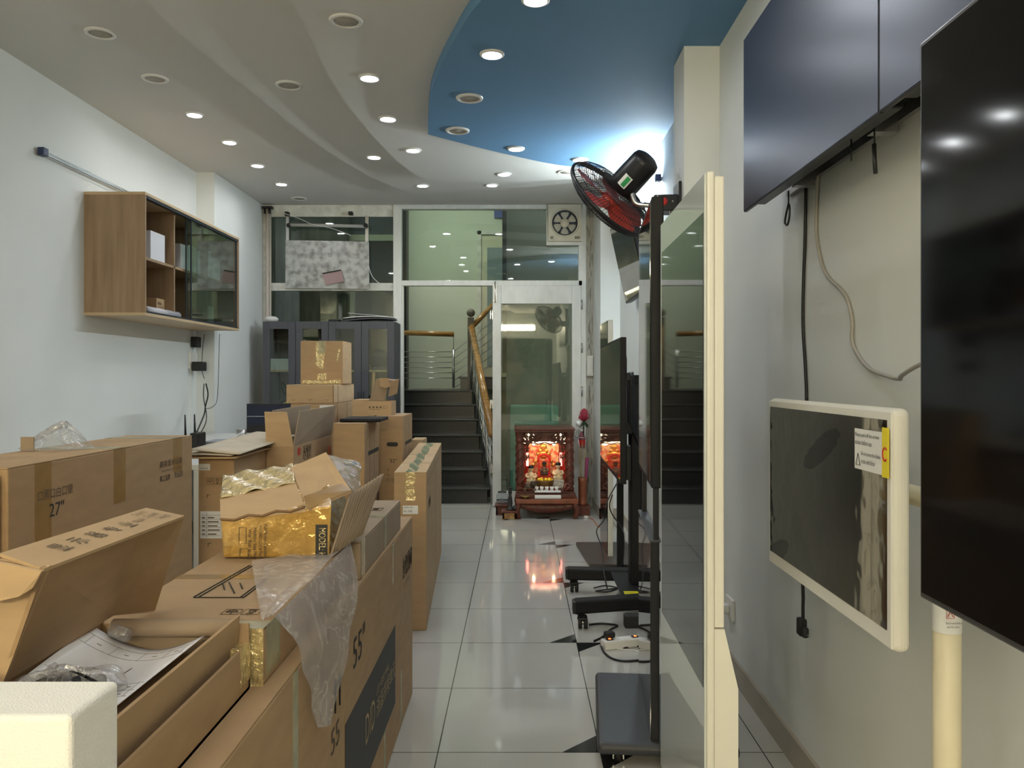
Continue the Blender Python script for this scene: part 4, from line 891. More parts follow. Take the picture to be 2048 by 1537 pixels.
for s in (-1,1):
    obj('red_lamp', MB().cyl((.248+s*.165,8.0,.47),(.248+s*.165,8.0,.60),.012,14), SHRINEL, t, label='glowing red candle lamp')
    obj('spot_lamp', MB().ball((.248+s*.10,8.12,.675),.013,10), SHRINEW, t)
obj('light_bar', MB().box(.12,.375,8.0,8.02,.712,.722), SHRINEL, t, label='glowing pink light bar')
obj('light_bar', MB().box(sx0+.05,sx1-.05,7.95,7.96,.80,.808), SHRINEW, t)
obj('glow_panel', MB().box(sx0+.08,sx1-.08,7.895,7.90,.70,.80), mat('self glowing cream panel', (.8,.7,.5), .5, emit=(1,.78,.5), es=2.2), t)  # own glow stands in for lamp light behind the fretwork
def figure(x, y, z, name, lab, robe, s=1.0):
    f = thing(name, lab, 'statue', (x, y, z))
    obj('body', MB().lathe([(.0005,0),(.052*s,.0),(.056*s,.02*s),(.045*s,.05*s),(.04*s,.075*s),(.03*s,.095*s),(.014*s,.105*s),(.013*s,.112*s),(.024*s,.122*s),(.028*s,.138*s),(.024*s,.154*s),(.012*s,.163*s),(.0005,.165*s)], (x,y,z), 18).tube([(x-.035*s,y,z+.085*s),(x-.052*s,y-.02*s,z+.06*s),(x-.02*s,y-.05*s,z+.05*s)], [.016*s,.012*s], 8, curve=3).tube([(x+.035*s,y,z+.085*s),(x+.052*s,y-.02*s,z+.06*s),(x+.02*s,y-.05*s,z+.05*s)], [.016*s,.012*s], 8, curve=3).ball((x,y-.027*s,z+.137*s),.005*s,8).ball((x-.03*s,y-.03*s,z+.02*s),.024*s,10).ball((x+.03*s,y-.03*s,z+.02*s),.024*s,10), robe, f)
    obj('hat', MB().lathe([(.0285*s,.146*s),(.032*s,.15*s),(.026*s,.168*s),(.018*s,.176*s),(.0005,.178*s)], (x,y,z), 16), BLK, f)
    obj('sash', MB().lathe([(.0455*s,.05*s),(.0462*s,.056*s),(.0445*s,.06*s)], (x,y,z), 16), GOLD, f)
    return f
CER = mat('cream ceramic', (.80,.66,.42), .25, noise=.25, nscale=40)
for x in (.118,.385): single('statue_plinth', MB().box(x-.055,x+.055,7.9,8.02,.245,.345 if x > .2 else .315,.005), mat('patterned ceramic plinth', (.6,.58,.5), .4, noise=.4, nscale=40), ('patterned plinth under the left cream statue' if x < .2 else 'patterned plinth under the right cream statue'), 'plinth')
figure(.118, 7.96, .315, 'deity_statue', 'cream seated statue at the left inside the shrine', CER, .95)
figure(.385, 7.96, .345, 'deity_statue', 'cream seated statue at the right inside the shrine', CER, .95)
figure(.25, 8.02, .38, 'deity_statue', 'small dark statue in the middle of the shrine', mat('dark bronze', (.09,.06,.04), .4), .75)
single('incense_bowl', MB().lathe([(.0005,0),(.06,0),(.075,.02),(.09,.09),(.094,.10),(.085,.10),(.08,.085),(.0005,.08)], (.25,7.90,.245), 24), mat('bronze bowl', (.26,.16,.06), .35, metal=.4), 'bronze incense bowl at the middle front of the shrine', 'bowl')
single('statue_riser', MB().box(.19,.31,8.0,8.09,.245,.38,.004), RED, 'red riser under the small dark statue', 'riser')
for k in range(9):
    a = PI*2*k/9
    mb = MB().ball((.25+.06*math.cos(a), 7.90+.05*math.sin(a), .345+.006*(k%2)), .018, 9, (1,1,.75))
    single('yellow_flower', mb, mat('yellow petals', (.9,.68,.03), .6) if k == 0 else bpy.data.materials['yellow petals'], 'yellow flower head heaped on the bronze bowl', 'flower', 'yellow flowers on the bronze bowl')
single('cup_tray', MB().box(.125,.375,7.74,7.80,.245,.262,.004).box(.125,.375,7.69,7.74,.192,.222,.004).xf(Matrix.Translation((.025,-.012,0))), LABEL, 'white ceramic tray with the five small cups', 'tray')
for k in range(5):
    single('offering_cup', MB().lathe([(.0005,0),(.014,0),(.019,.035),(.0165,.035),(.013,.005),(.0005,.004)], (.17+.048*k,7.757,.262), 16), LABEL, ('small white cup on the tray, ' + ('leftmost','second from left','middle one','second from right','rightmost')[k] + ' of five'), 'cup', 'offering cups')
single('toad_statue', MB().ball((.10,7.80,.29),.05,14,(1.1,.9,.75)).ball((.135,7.76,.325),.03,12).ball((.15,7.745,.345),.009,8).ball((.125,7.74,.345),.009,8).ball((.06,7.77,.265),.025,10).ball((.15,7.75,.262),.02,10), mat('dark brown stone', (.07,.045,.025), .45, noise=.3, nscale=40), 'dark brown toad statue at the front left of the shrine', 'statue')
single('dragon_ornament', MB().tube([(.44,7.76,.262),(.47,7.75,.28),(.49,7.77,.30),(.46,7.78,.32),(.44,7.77,.30)], .012, 8, curve=4).ball((.44,7.76,.29),.02,10), REDW, 'small dark carved ornament at the front right of the shrine', 'ornament')
single('brass_dish', MB().lathe([(.0005,.0),(.02,.0),(.014,.012),(.05,.03),(.046,.03),(.0005,.014)], (.06,7.70,.19), 20), mat('old brass', (.35,.25,.08), .3, metal=.6), 'small brass dish on the bench left of the white tray', 'dish')
# left side of the shrine
t = thing('low_stool', 'small dark stool with a red and gold painted front, left of the shrine', 'stool', (-.09, 7.72, 0))
obj('top', MB().box(-.165,-.015,7.62,7.80,.065,.085,.004), REDW, t); obj('front', MB().box(-.155,-.025,7.63,7.65,.01,.065).box(-.155,-.14,7.63,7.79,.0,.065).box(-.04,-.025,7.63,7.79,0,.065), mat('red gold painted front', (.20,.05,.02), .5, col2=(.45,.28,.08), nscale=30), t)
t = thing('low_stool', 'dark wood stool under the glass jar at the foot of the door', 'stool', (-.16, 7.98, 0))
obj('top', MB().box(-.235,-.095,7.88,8.06,.085,.105,.004), REDW, t); obj('front', MB().box(-.225,-.105,7.89,7.91,.0,.085).box(-.225,-.21,7.89,8.05,0,.085).box(-.12,-.105,7.89,8.05,0,.085), REDW, t)
t = thing('glass_jar', 'glass jar with dark bands on the left dark stool', 'jar', (-.165, 7.95, .105))
obj('glass', MB().lathe([(.0005,0),(.05,0),(.056,.02),(.056,.085),(.04,.10),(.04,.115)], (-.165,7.95,.105), 22), CLEAR, t)
obj('band', MB().lathe([(.0565,.03),(.0575,.034),(.0565,.038)], (-.165,7.95,.105), 22).lathe([(.041,.11),(.046,.112),(.041,.118)], (-.165,7.95,.105), 22), BLK, t)
t = thing('lamp_statue', 'slim dark candlestick figure on the painted stool left of the shrine', 'statue', (-.085, 7.70, .085))
obj('figure', MB().lathe([(.0005,0),(.04,0),(.036,.015),(.018,.03),(.024,.06),(.02,.11),(.012,.14),(.02,.165),(.012,.19),(.026,.205),(.03,.215),(.0005,.216)], (-.085,7.70,.085), 18).ball((-.04,7.68,.105),.025,10), mat('blackened bronze', (.03,.032,.03), .4), t)
# right side of the shrine
t = thing('incense_box', 'dark red box stand right of the shrine', 'box', (.61, 7.95, 0))
obj('body', MB().box(.535,.69,7.86,8.02,0,.085,.004).box(.56,.69,7.86,8.02,.085,.095,.003), REDW, t)
t = thing('incense_holder', 'reddish wooden incense holder standing on the dark red box', 'vase', (.625, 7.94, .095))
obj('cup', MB().lathe([(.0005,0),(.042,0),(.046,.012),(.04,.02),(.043,.10),(.043,.22),(.046,.235),(.047,.27),(.036,.27),(.036,.05),(.0005,.05)], (.625,7.94,.095), 22), REDW2, t)
for k in range(14):
    r = random.Random(k); a = r.random()*6.28; x, y = .625+.022*math.cos(a), 7.94+.022*math.sin(a)
    tp = (x+(r.random()-.6)*.06, y+(r.random()-.5)*.03, .62+r.random()*.1)
    single('incense_stick', MB().tube([(x,y,.15),tp], .0016, 5), mat('incense brown', (.35,.25,.12), .8) if k == 0 else bpy.data.materials['incense brown'], 'thin incense stick standing in the reddish holder', 'incense', 'incense sticks in the reddish holder')
single('incense_pack', MB().tube([(.645,7.93,.2),(.665,7.92,.56)], [.012,.017], 8), mat('magenta paper', (.25,.03,.11), .6), 'magenta incense pack standing in the reddish holder', 'packet')
t = thing('wire_holder', 'wire holder with flowers and bottle clipped to the door jamb', 'holder', (.63, 8.25, .7))
obj('wire', MB().tube([(.60,8.36,.80),(.585,8.30,.74),(.60,8.22,.735),(.66,8.20,.735),(.69,8.24,.74),(.69,8.30,.74)], .004, 6, curve=4).tube([(.60,8.22,.735),(.61,8.22,.62),(.67,8.22,.62),(.68,8.22,.735)], .004, 6).tube([(.62,8.40,.80),(.62,8.30,.62),(.62,8.22,.62)], .004, 6), CHROME, t)
t = thing('bottle', 'clear bottle of pinkish liquid in the wire holder', 'bottle', (.64, 8.25, .625))
obj('bottle_body', MB().lathe([(.0005,0),(.036,0),(.038,.02),(.036,.11),(.015,.15),(.014,.17)], (.64,8.25,.625), 18), film('pink bottle', (.85,.55,.60), .9, mixfac=.05, haze=.3, hazecol=(.5,.15,.2)), t)
obj('bottle_cap', MB().cyl((.64,8.25,.793),(.64,8.25,.815),.016,14), LABEL, t); obj('bottle_label', MB().lathe([(.0385,.03),(.0385,.085)], (.64,8.25,.625), 18), RED, t)
t = thing('flower_bunch', 'dark pink artificial flower above the wire holder', 'flower', (.655, 8.24, .82))
fl_ = MB(); r = random.Random(2)
for k in range(60):
    a = r.random()*6.28; e_ = r.random()*1.3; d = Vector((math.cos(a)*math.sin(e_), math.sin(a)*math.sin(e_), math.cos(e_)))
    p0 = Vector((.66,8.22,.90)); fl_.tube([p0, p0+Vector((d.x*.06,d.y*.06,d.z*.13))], [.012,.004], 5)
obj('petals', fl_, mat('dark pink petals', (.36,.03,.06), .6), t)
lf = MB()
for k in range(16):
    a = r.random()*6.28; lf.tube([(.66,8.22,.90),(.66+.045*math.cos(a),8.22+.045*math.sin(a),.83+.05*r.random())], [.010,.003], 5)
obj('leaves', lf, mat('dark leaves', (.03,.07,.025), .6), t); obj('stem', MB().tube([(.66,8.22,.90),(.655,8.24,.74)], .006, 6), BLK, t)
single('white_ball', MB().ball((.61,8.24,.875),.032,12), LABEL, 'small white ball ornament left of the dark pink flower', 'ornament')
single('switch_box', MB().box(.705,.77,8.39,8.44,1.36,1.57,.006).box(.715,.76,8.383,8.39,1.38,1.55,.003), SOCK, 'white electrical box on the jamb right of the glass door', 'switch')
single('floor_cable', MB().tube([onz(1178,1036,.004),onz(1186,1040,.004),onz(1192,1048,.004),onz(1200,1055,.004),onz(1220,1058,.004)], .004, 8, curve=6), mat('orange cable', (.45,.10,.03), .5), 'orange cable on the floor from the shrine to the right wall', 'cable')
single('cable_plug', MB().box(onz(1173,1037,.01).x-.02,onz(1173,1037,.01).x+.02,7.72,7.75,0,.022,.004), SOCK, 'white plug on the floor in front of the dark red box', 'plug')
# =============== cartons ===============
SHEETC = mat('pale kraft sheet', (.60,.52,.41), .8, noise=.08, nscale=9)
UX, UY, UZ = (1,0,0), (0,1,0), (0,0,1)
def carton(label, corner, size, rz=0.0, m=CARD, tape=None, seam='y', opened=False, group=None, name='cardboard_box', topm=None):
    """corner = near right bottom corner; local x runs from -w to 0, y from 0 to d"""
    w, d, h = size; t = thing(name, label, 'box', corner, rz, group)
    if not opened:
        obj('body', MB().box(-w,0,0,d,0,h-.004,.004), m, t, local=True)
        g = .0015; tm = topm or m
        if seam == 'y':
            obj('top_flap', MB().box(-w+.001,-w/2-g,.001,d-.001,h-.004,h,.001), tm, t, local=True); obj('top_flap', MB().box(-w/2+g,-.001,.001,d-.001,h-.004,h,.001), tm, t, local=True)
        else:
            obj('top_flap', MB().box(-w+.001,-.001,.001,d/2-g,h-.004,h,.001), tm, t, local=True); obj('top_flap', MB().box(-w+.001,-.001,d/2+g,d-.001,h-.004,h,.001), tm, t, local=True)
        if tape:
            tw = .024
            if seam == 'y': obj('packing_tape', MB().box(-w/2-tw,-w/2+tw,-.0008,d+.0008,h,h+.0007).box(-w/2-tw,-w/2+tw,-.0009,-.0001,h-.09,h+.0007).box(-w/2-tw,-w/2+tw,d+.0001,d+.0009,h-.09,h+.0007), tape, t, local=True)
            else: obj('packing_tape', MB().box(-w-.0008,.0008,d/2-tw,d/2+tw,h,h+.0007).box(.0001,.0009,d/2-tw,d/2+tw,h-.09,h+.0007).box(-w-.0009,-w-.0001,d/2-tw,d/2+tw,h-.09,h+.0007), tape, t, local=True)
    else:
        k = .006
        obj('body', MB().box(-w,0,0,k,0,h).box(-w,0,d-k,d,0,h).box(-w,-w+k,k,d-k,0,h).box(-k,0,k,d-k,0,h).box(-w+k,-k,k,d-k,0,.006), m, t, local=True)
    return t
def L(t, s, o, u, v, **k): return txt(t, s, o, u, v, k.pop('m', INK), local=True, **k)
def lpart(t, name, b, m, label=None): return obj(name, MB().box(*b), m, t, local=True, label=label)
def arrows(t, o, u, v, s, n=2, glass=True):
    """handling marks: umbrella, glass and up-arrow pictograms in square frames"""
    o, u, v = Vector(o), Vector(u), Vector(v); nn = u.cross(v)*.0013; mb = MB()
    def ln(pts, r=.018): mb.tube([o+nn+u*(a*s)+v*(b*s) for a, b in pts], r*s, 4)
    for k in range(n):
        x = k*1.15
        ln([(x,0),(x+1,0),(x+1,1),(x,1),(x,0)])
        if k == 0: ln([(x+.15,.5),(x+.25,.72),(x+.5,.85),(x+.75,.72),(x+.85,.5),(x+.15,.5)], .035); ln([(x+.5,.5),(x+.5,.15)], .03)
        elif k == 1: ln([(x+.3,.85),(x+.35,.5),(x+.5,.42),(x+.65,.5),(x+.7,.85),(x+.3,.85)], .035); ln([(x+.5,.42),(x+.5,.15),(x+.3,.12),(x+.7,.12)], .04)
        else: ln([(x+.3,.15),(x+.3,.8),(x+.18,.62)], .05); ln([(x+.3,.8),(x+.42,.62)], .05); ln([(x+.7,.15),(x+.7,.8),(x+.58,.62)], .05); ln([(x+.7,.8),(x+.82,.62)], .05)
    return obj('handling_marks', mb, INKW, t, local=True)

# tall long box on the left, "27" inch"
t = carton('long brown carton at the left wall side marked 27 inch in black', (-1.42, 2.25, 0), (.285, 1.27, 1.094))
for y, zb in ((.167,.86),(.63,.90),(1.12,.955)): lpart(t, 'packing_tape', (.0001,.0009,y-.042,y+.042,zb,1.09), TAPE)
lpart(t, 'packing_tape', (-.285,-.0,.59,.67,1.0942,1.095), TAPEC); lpart(t, 'packing_tape', (-.285,0,1.08,1.16,1.0942,1.095), TAPEC)
L(t, '口黑口白口银', (0,.139,.978), UY, UZ, w=.187, h=.031, m=INKW)
L(t, '27"', (0,.197,.922), UY, UZ, w=.08, h=.042)
L(t, '商用显示设备', (0,.95,.986), UY, UZ, w=.215, h=.026); L(t, 'INNOVATIVE DIGITAL SIGNAGE', (0,.965,.967), UY, UZ, w=.18, h=.007, m=INKW)
L(t, '精工品质', (0,.95,.930), UY, UZ, w=.095, h=.024); L(t, '专业品质', (0,1.085,.930), UY, UZ, w=.085, h=.024)
b = carton('lit near end of the 27 inch carton, added as a separate pale carton', (-1.435, 2.16, 0), (.30, .08, 1.075), m=CARD2)  # paler card stands for warm front light on the long carton's end
single('card_scrap', MB().box(at(41,0,2.75).x,at(67,0,2.75).x,2.75,2.756,1.095,1.143), CARDD, 'small square of cardboard standing on top of the 27 inch carton', 'scrap')
rb = random.Random(4)
def bagf(u, v):
    a = 2*PI*u; r = .085*(1-v)**.8+.004*(1+math.sin(5*a))
    return (-1.62+r*1.35*math.cos(a)+.03*v+.008*math.sin(9*u*6+v*7), 2.83+r*math.sin(a), 1.097+.085*v+.014*math.sin(13*u*3+5*v)*(v))
single('plastic_bag', MB().sheet(bagf, 40, 10), POLYC, 'crumpled clear plastic bag on top of the 27 inch carton', 'bag')

# big 55 inch cartons
t = carton('tall brown carton marked 55 inch with a dark printed band, beside the aisle', (-.453, 2.11, 0), (.37, 1.334, .754))
lpart(t, 'printed_band', (.0002,.0012,.0,.85,.155,.44), mat('dark grey print', (.035,.035,.034), .6), label='dark grey printed band')
GOLDT = mat('tan print on band', (.48,.36,.20), .7)
L(t, 'DID', (.0012,.27,.262), UY, UZ, w=.155, h=.085, m=GOLDT); L(t, '液晶拼接单元', (.0012,.455,.262), UY, UZ, w=.38, h=.062, m=GOLDT); L(t, 'LCD VIDEO WALL', (.0012,.455,.335), UY, UZ, w=.25, h=.026, m=GOLDT)
L(t, '55"', (0,.10,.545), UY, UZ, w=.17, h=.085)
arrows(t, (0,1.05,.56), Vector(UY), Vector(UZ), .075, 3); L(t, '55 LCD PANEL', (0,1.06,.52), UY, UZ, w=.16, h=.014, m=INKW)
o_ = obj('hand_hole', MB().slab([(.0012,1.29+.03*math.cos(PI*k/8+PI/2),.60+.03*math.sin(PI*k/8+PI/2)) for k in range(9)], .002), BLK, t, local=True)
for y, a, b in ((.62,.0,.19),(1.0,.02,.22),(.80,.60,.75)): lpart(t, 'clear_strap', (.0002,.0010,y-.012,y+.012,a,b), TAPEC)
t = carton('tall brown carton nearest the viewer, under the open carton', (-.453, .78, 0), (.37, 1.326, .754))
for y in (.86,): lpart(t, 'clear_strap', (.0002,.0010,y-.02,y+.02,.50,.75), TAPEC)
o2 = MB()
for s in (0,.05): o2.tube([(.0015,1.21+s,.52),(.0015,1.21+s,.60),(.0015,1.195+s,.58)], .003, 4).tube([(.0015,1.21+s,.60),(.0015,1.225+s,.58)], .003, 4)
obj('handling_marks', o2, INK, t, local=True)
L(t, '55', (0,1.17,.43), UY, UZ, w=.09, h=.06, m=INKW)

# flat cartons lying on them
t = carton('flat brown carton with printed triangle lying on the 55 inch cartons under the gold box', (-.490, 1.55, .754), (.333, .79, .110), m=CARD, tape=None, seam='x')
mk = MB()
zz = .1112
for off in (0, .012):
    A, B, C_ = (-.235+off*.4,.33+off,zz), (-.06-off,.33+off,zz), (-.06-off*1.2,.60-off*.5,zz)
    mk.tube([A,B], .0016, 4).tube([B,(-.03-off,.44,zz)], .0016, 4).tube([A,(-.12,.60,zz)], .0016, 4)
for a, b in (((-.17,.40),(-.155,.44)),((-.135,.385),(-.13,.45)),((-.10,.41),(-.085,.44))): mk.tube([(*a,zz),(*b,zz)], .0018, 4)
mk = MB()
TP = lambda x, y: onz(x, y, .8655)
for o in (0, 7): mk.tube([TP(387+o*1.6,1195-o*.1),TP(500+o,1131)], .0013, 4); mk.tube([TP(488-o,1195),TP(545-o,1152)], .0013, 4)
mk.tube([TP(387,1195.5),TP(488,1195.5)], .0013, 4)
for a, b, c, d in ((445,1166,449,1180),(458,1165,469,1187),(480,1167,485,1178)): mk.tube([TP(a,b),TP(c,d)], .0016, 4)
obj('printed_triangle', mk, INK, t)
lpart(t, 'packing_tape', (-.333,-.10,.385,.425,.1101,.1108), TAPE); lpart(t, 'packing_tape', (-.10,.0007,.0,.05,.1101,.1108), TAPEC); lpart(t, 'packing_tape', (.0001,.0008,.02,.11,.012,.11), TAPEC)
lpart(t, 'packing_tape', (-.03,.0009,-.0009,-.0001,.0,.11), TAPEY)
arrows(t, (-.115,.09,.1105), Vector(UX), Vector(UY), .035, 2)
t = carton('flat brown carton lying behind the gold box on the 55 inch carton', (-.462, 2.36, .754), (.30, .80, .112), m=CARDD, seam='x')
lpart(t, 'packing_tape', (-.30,.0008,.42,.46,.1121,.1128), TAPEC); lpart(t, 'packing_tape', (.0001,.0009,.42,.46,.0,.112), TAPEC); lpart(t, 'packing_tape', (.0001,.0009,.02,.07,.0,.112), TAPEY)
arrows(t, (-.14,.55,.1122), Vector(UX), Vector(UY), .05, 2)

# gold tape-wrapped box
t = thing('taped_box', 'cardboard box wrapped in shiny gold tape with a torn open lid', 'box', (-.64, 2.3, .867))
y0, y1, zb0 = 2.145, 2.50, .867
bl_, br_ = Vector((at(445,0,y0).x, y0, zb0)), Vector((at(657,0,y0).x, y0, zb0))
kl, kr = Vector((bl_.x-.01, y1, zb0)), Vector((br_.x+.02, y1, zb0))
tl, tr_ = at(442,1040,y0), at(664,1012,y0); pl, pr2 = at(444,958,y1-.02), at(652,915,y1)
obj('body', MB().hexa([bl_, br_, kr, kl, tl, tr_, pr2-Vector((0,0,.0)), pl], .006), TAPEG, t)
up1 = Vector((0,0,.004))
obj('top_panel', MB().slab([at(441,1043,y0-.004)+up1, at(612,1024,y0-.004)+up1, at(590,968,2.32)+up1, at(440,1000,2.30)+up1], .005), CARD2, t, label='plain torn cardboard lid panel')
def crk(u, v):
    a = at(441,1003,2.29).lerp(at(590,972,2.31), u); b = at(446,955,y1-.02).lerp(at(585,935,y1-.02), u); p = a.lerp(b, v)
    return p + Vector((0,0,.008+.004*math.sin(17*u+9*v)+.003*math.sin(31*v-11*u)))
obj('crinkled_tape', MB().sheet(crk, 36, 14), TAPEY, t, solid=.001, label='crinkled shiny tape on the lid')
fl_ = obj('lid_flap', MB().slab([at(581,941,2.44)+up1*2, at(617,1023,2.135)+up1, at(702,988,2.25)+up1*2, at(652,910,2.48)+up1*2], .006), CARD2, t, label='loose plain cardboard flap')
obj('packing_tape', MB().slab([at(607,1000,2.19)+up1*2.4, at(617,1023,2.135)+up1*1.4, at(702,988,2.25)+up1*2.4, at(691,971,2.31)+up1*2.4], .001), TAPE, fl_)
def tf(u, v):
    a = at(655,911,2.49).lerp(at(720,924,2.55), u); b = at(703,987,2.30).lerp(at(722,978,2.45), u); p = a.lerp(b, v)
    return p + Vector((.003*math.sin(7*v), .004*math.sin(6*u+4*v), .002*math.sin(11*u-5*v)))
obj('loose_tape', MB().sheet(tf, 14, 14), TAPEF, t, label='loose sheet of clear tape')
def cf(u, v):
    a = at(697,992,2.26).lerp(at(766,948,2.50), u); b = at(658,1116,2.15).lerp(at(724,1068,2.36), u); p = a.lerp(b, v)
    return p + Vector((0, 0, 0)) + Vector((.0034*math.sin(70*u), 0, 0))
obj('side_flap', MB().sheet(cf, 70, 4), CARDD, t, solid=.005, label='torn corrugated side flap')
obj('torn_edge', MB().tube([at(441+i*28, 1041-i*4.2+(4 if i%2 else -2), y0-.004) for i in range(7)], .004, 5), CARDE, t)
e_ = obj('model_band', MB().slab([at(631,1123,y0-.0015), at(655,1123,y0-.0015), at(655,1050,y0-.0015), at(631,1050,y0-.0015)], .001), INK, t, label='black printed band')
nd, rt = Vector((0,0,-1)), Vector((1,0,0))
txt(e_, 'MODEL: H5', at(638,1057,y0-.003), nd, rt, TAPEY, w=.083, h=.018)
for k, s in enumerate(('Full Motion Cantilever','For LED, LCD & Plasma','Medium Size Model','With Built In Cable')):
    txt(t, s, at(528-10.5*k,1050+3*k,y0-.002), nd, rt, INK, w=.092, h=.0088)
fr2 = MB()
for (a, b, c, d) in ((478,492,1056,1088),(480,496,1098,1123)): fr2.tube([at(a,c,y0-.001),at(b,c,y0-.001),at(b,d,y0-.001),at(a,d,y0-.001),at(a,c,y0-.001)], .0008, 4)
obj('printed_frame', fr2, INKW, t)

# draped polythene
FN, FF_ = Vector((-.486, 1.60, .8705)), Vector((-.486, 2.32, .8705))
A0, A1 = onz(503,1128,.8705), onz(523,1246,.8705)
def pa(u, v):      # lying part: u along the fold (near to far), v from the fold to the left border
    a = FN.lerp(FF_, u); b = A1.lerp(A0, u); p = a.lerp(b, v)
    return p + Vector((0,0,.0045+.0035*math.sin(11*u+7*v)*math.sin(8*v+3*u)))
B0, B1 = onx(622,1457,-.443), onx(650,1450,-.443)
R0_ = onx(724,1076,-.44)
def pb(u, v):
    a = FN.lerp(FF_, u) + Vector((.004,0,.003)); b = B0.lerp(B1, u); p = a.lerp(b, v)
    bulge = .045*math.sin(PI*min(1,v*1.1))*(.4+.6*u)
    fold = .006*(math.sin(9*u+4*v)+.6*math.sin(17*u-5*v+2*math.sin(6*v)))*(1-.3*v)*min(1, 4*v)
    return p + Vector((bulge*.35+1.6*abs(fold)+.012*min(1,6*v), 0, .0))
sh = MB().sheet(pa, 24, 14); sh.sheet(pb, 28, 40)
single('plastic_sheet', sh, POLY, 'clear plastic sheet hanging from under the gold box over the 55 inch carton', 'plastic sheet')

# open carton in the foreground with its lid up
t = thing('open_carton', 'open flat carton in the foreground with its printed lid raised', 'box', (-.655, 1.25, .754))
XA, XB, YA, YB2, Z0 = -.795, -.512, .985, 1.54, .754
obj('body', MB().box(XB-.006,XB,YA,YB2,Z0,Z0+.088).box(XA,XB,YB2-.006,YB2,Z0,Z0+.125).box(XA,XA+.006,YA,YB2,Z0,Z0+.128).box(XA,XB,YA,YA+.006,Z0,Z0+.09).box(XA,XB,YA,YB2,Z0,Z0+.006), CARD, t)
obj('inner_flap', MB().slab([(XB-.024,YA+.01,Z0+.02),(XB-.024,YB2-.02,Z0+.02),(XB-.014,YB2-.012,Z0+.143),(XB-.016,YA+.01,Z0+.143)], .006), CARD, t)
obj('rolled_flap', MB().tube([(XA+.035,YB2-.022,Z0+.122),(XB-.025,YB2-.022,Z0+.122)], .017, 16).box(XA+.02,XB-.026,YB2-.016,YB2-.008,Z0+.03,Z0+.12), CARDD, t)
obj('packing_tape', MB().box(XB-.03,XB+.0008,YB2-.05,YB2+.0008,Z0+.02,Z0+.09), TAPEY, t)
Ln, Lm, Lf = at(88,1138,1.125), at(277,1067,1.50), at(369,1032,1.66)
Hn, Hm, Hf = at(8,1367,1.20), at(227,1232,1.53), at(310,1222,1.66)
Tn, Tf = at(0,1107,1.15), at(292,1016,1.68)
ld = obj('lid', MB().slab([Ln, Hn, Hm, Lm], .006), CARD, t, label='raised lid')
obj('lid_end_flap', MB().slab([Lm, Hm, at(301,1226,1.64), Hf, Lf], .005), CARD, ld)
sp = obj('lid_edge_strip', MB().slab([Tn, Ln, Lf, Tf][::1], .005), CARD2, ld, label='printed edge of the lid')
n1 = at(-70,1085,1.16)
obj('lid_near_panel', MB().slab([Ln+Vector((0,.012,0)), at(-90,1110,1.15), at(-110,1400,1.22), Hn+Vector((0,-.004,0))], .005), CARD2, ld)  # paler card on end panel and tab, front light put into colour
obj('lid_tab', MB().slab([at(88,1141,1.12), at(70,1174,1.128), at(43,1191,1.13), at(-10,1203,1.135), at(-60,1195,1.14), at(-70,1108,1.13)], .005), CARD2, ld)
su = (Lf-Ln).normalized(); sv0 = (Tn-Ln); nrm = su.cross(sv0).normalized(); sv = nrm.cross(su).normalized()
if nrm.z < 0: nrm = -nrm
def strip_pt(a, b): return Ln.lerp(Lf, a) + sv0*0 + (Tn.lerp(Tf, a)-Ln.lerp(Lf, a))*b
for k, ch in enumerate('显示器专业'):
    txt(sp, ch, strip_pt(.17+.112*k, .30), su, sv, INKW, w=.034, h=.030, off=.002)
txt(sp, 'COLOR:', strip_pt(.70,.40), su, sv, INKW, w=.045, h=.012, off=.002)
for k, s in enumerate(('口 WHITE','口 SILVER','口 BLACK')): txt(sp, s, strip_pt(.80+.02*k,.70-.25*k), su, sv, INKW, w=.055, h=.012, off=.002)
# what lies in it
c00, c10, c11, c01 = onz(31,1367,.875), at(233,1413,1.20), at(409,1272,1.49), at(185,1252,1.515)
def pf(u, v):
    p = c00.lerp(c10, u).lerp(c01.lerp(c11, u), v)
    return p + Vector((0,0,-.035*math.sin(PI*u)*(.35+.65*v)))
ps = single('paper_sheet', MB().sheet(pf, 16, 16), PAPER, 'curved printed sheet of paper lying in the open carton', 'paper', solid=.0008)
pr_ = MB()
for v in (.12,.2,.3,.75,.9): pr_.tube([Vector(pf(u/12*.94+.03, v))+Vector((0,0,.0006)) for u in range(13)], .0003, 4)
for u in (.08,.3,.55,.78,.93): pr_.tube([Vector(pf(u, v/10*.18+.12))+Vector((0,0,.0006)) for v in range(11)], .0003, 4); pr_.tube([Vector(pf(u, v/10*.15+.75))+Vector((0,0,.0006)) for v in range(11)], .0003, 4)
for k in range(4):
    for u in (.15,.4,.65,.85): pr_.tube([Vector(pf(u+.02*q, .05+.0*k if k==0 else (.15,.25,.82)[k-1]))+Vector((0,0,.0004)) for q in range(3)], .0009, 4)
pr_.tube([Vector(pf(.62, .5+.02*q))+Vector((0,0,.0004)) for q in range(6)], .0011, 4)
obj('printed_table', pr_, INKW, ps)
def bg(u, v):
    a = 2*PI*u; r = .052*math.sin(PI*(.12+.88*v))**.7+.002
    return (-.70+1.5*r*math.cos(a)+.012*math.sin(17*u), 1.24+1.5*r*math.sin(a), .846+.05*v+.006*math.sin(4*a+7*v)+.004*math.sin(9*a))
t2 = thing('parts_bag', 'clear plastic bag of black parts on the paper in the open carton', 'bag', (-.70, 1.24, .86))
obj('bag', MB().sheet(bg, 40, 12), POLYC, t2); 
bb = MB(); r = random.Random(9)
for k in range(5): bb.tube([(-.70+r.uniform(-.045,.045), 1.24+r.uniform(-.035,.035),   .866+r.random()*.02) for _ in range(5)], .009, 6, curve=4)
obj('black_parts', bb, RUBBER, t2)
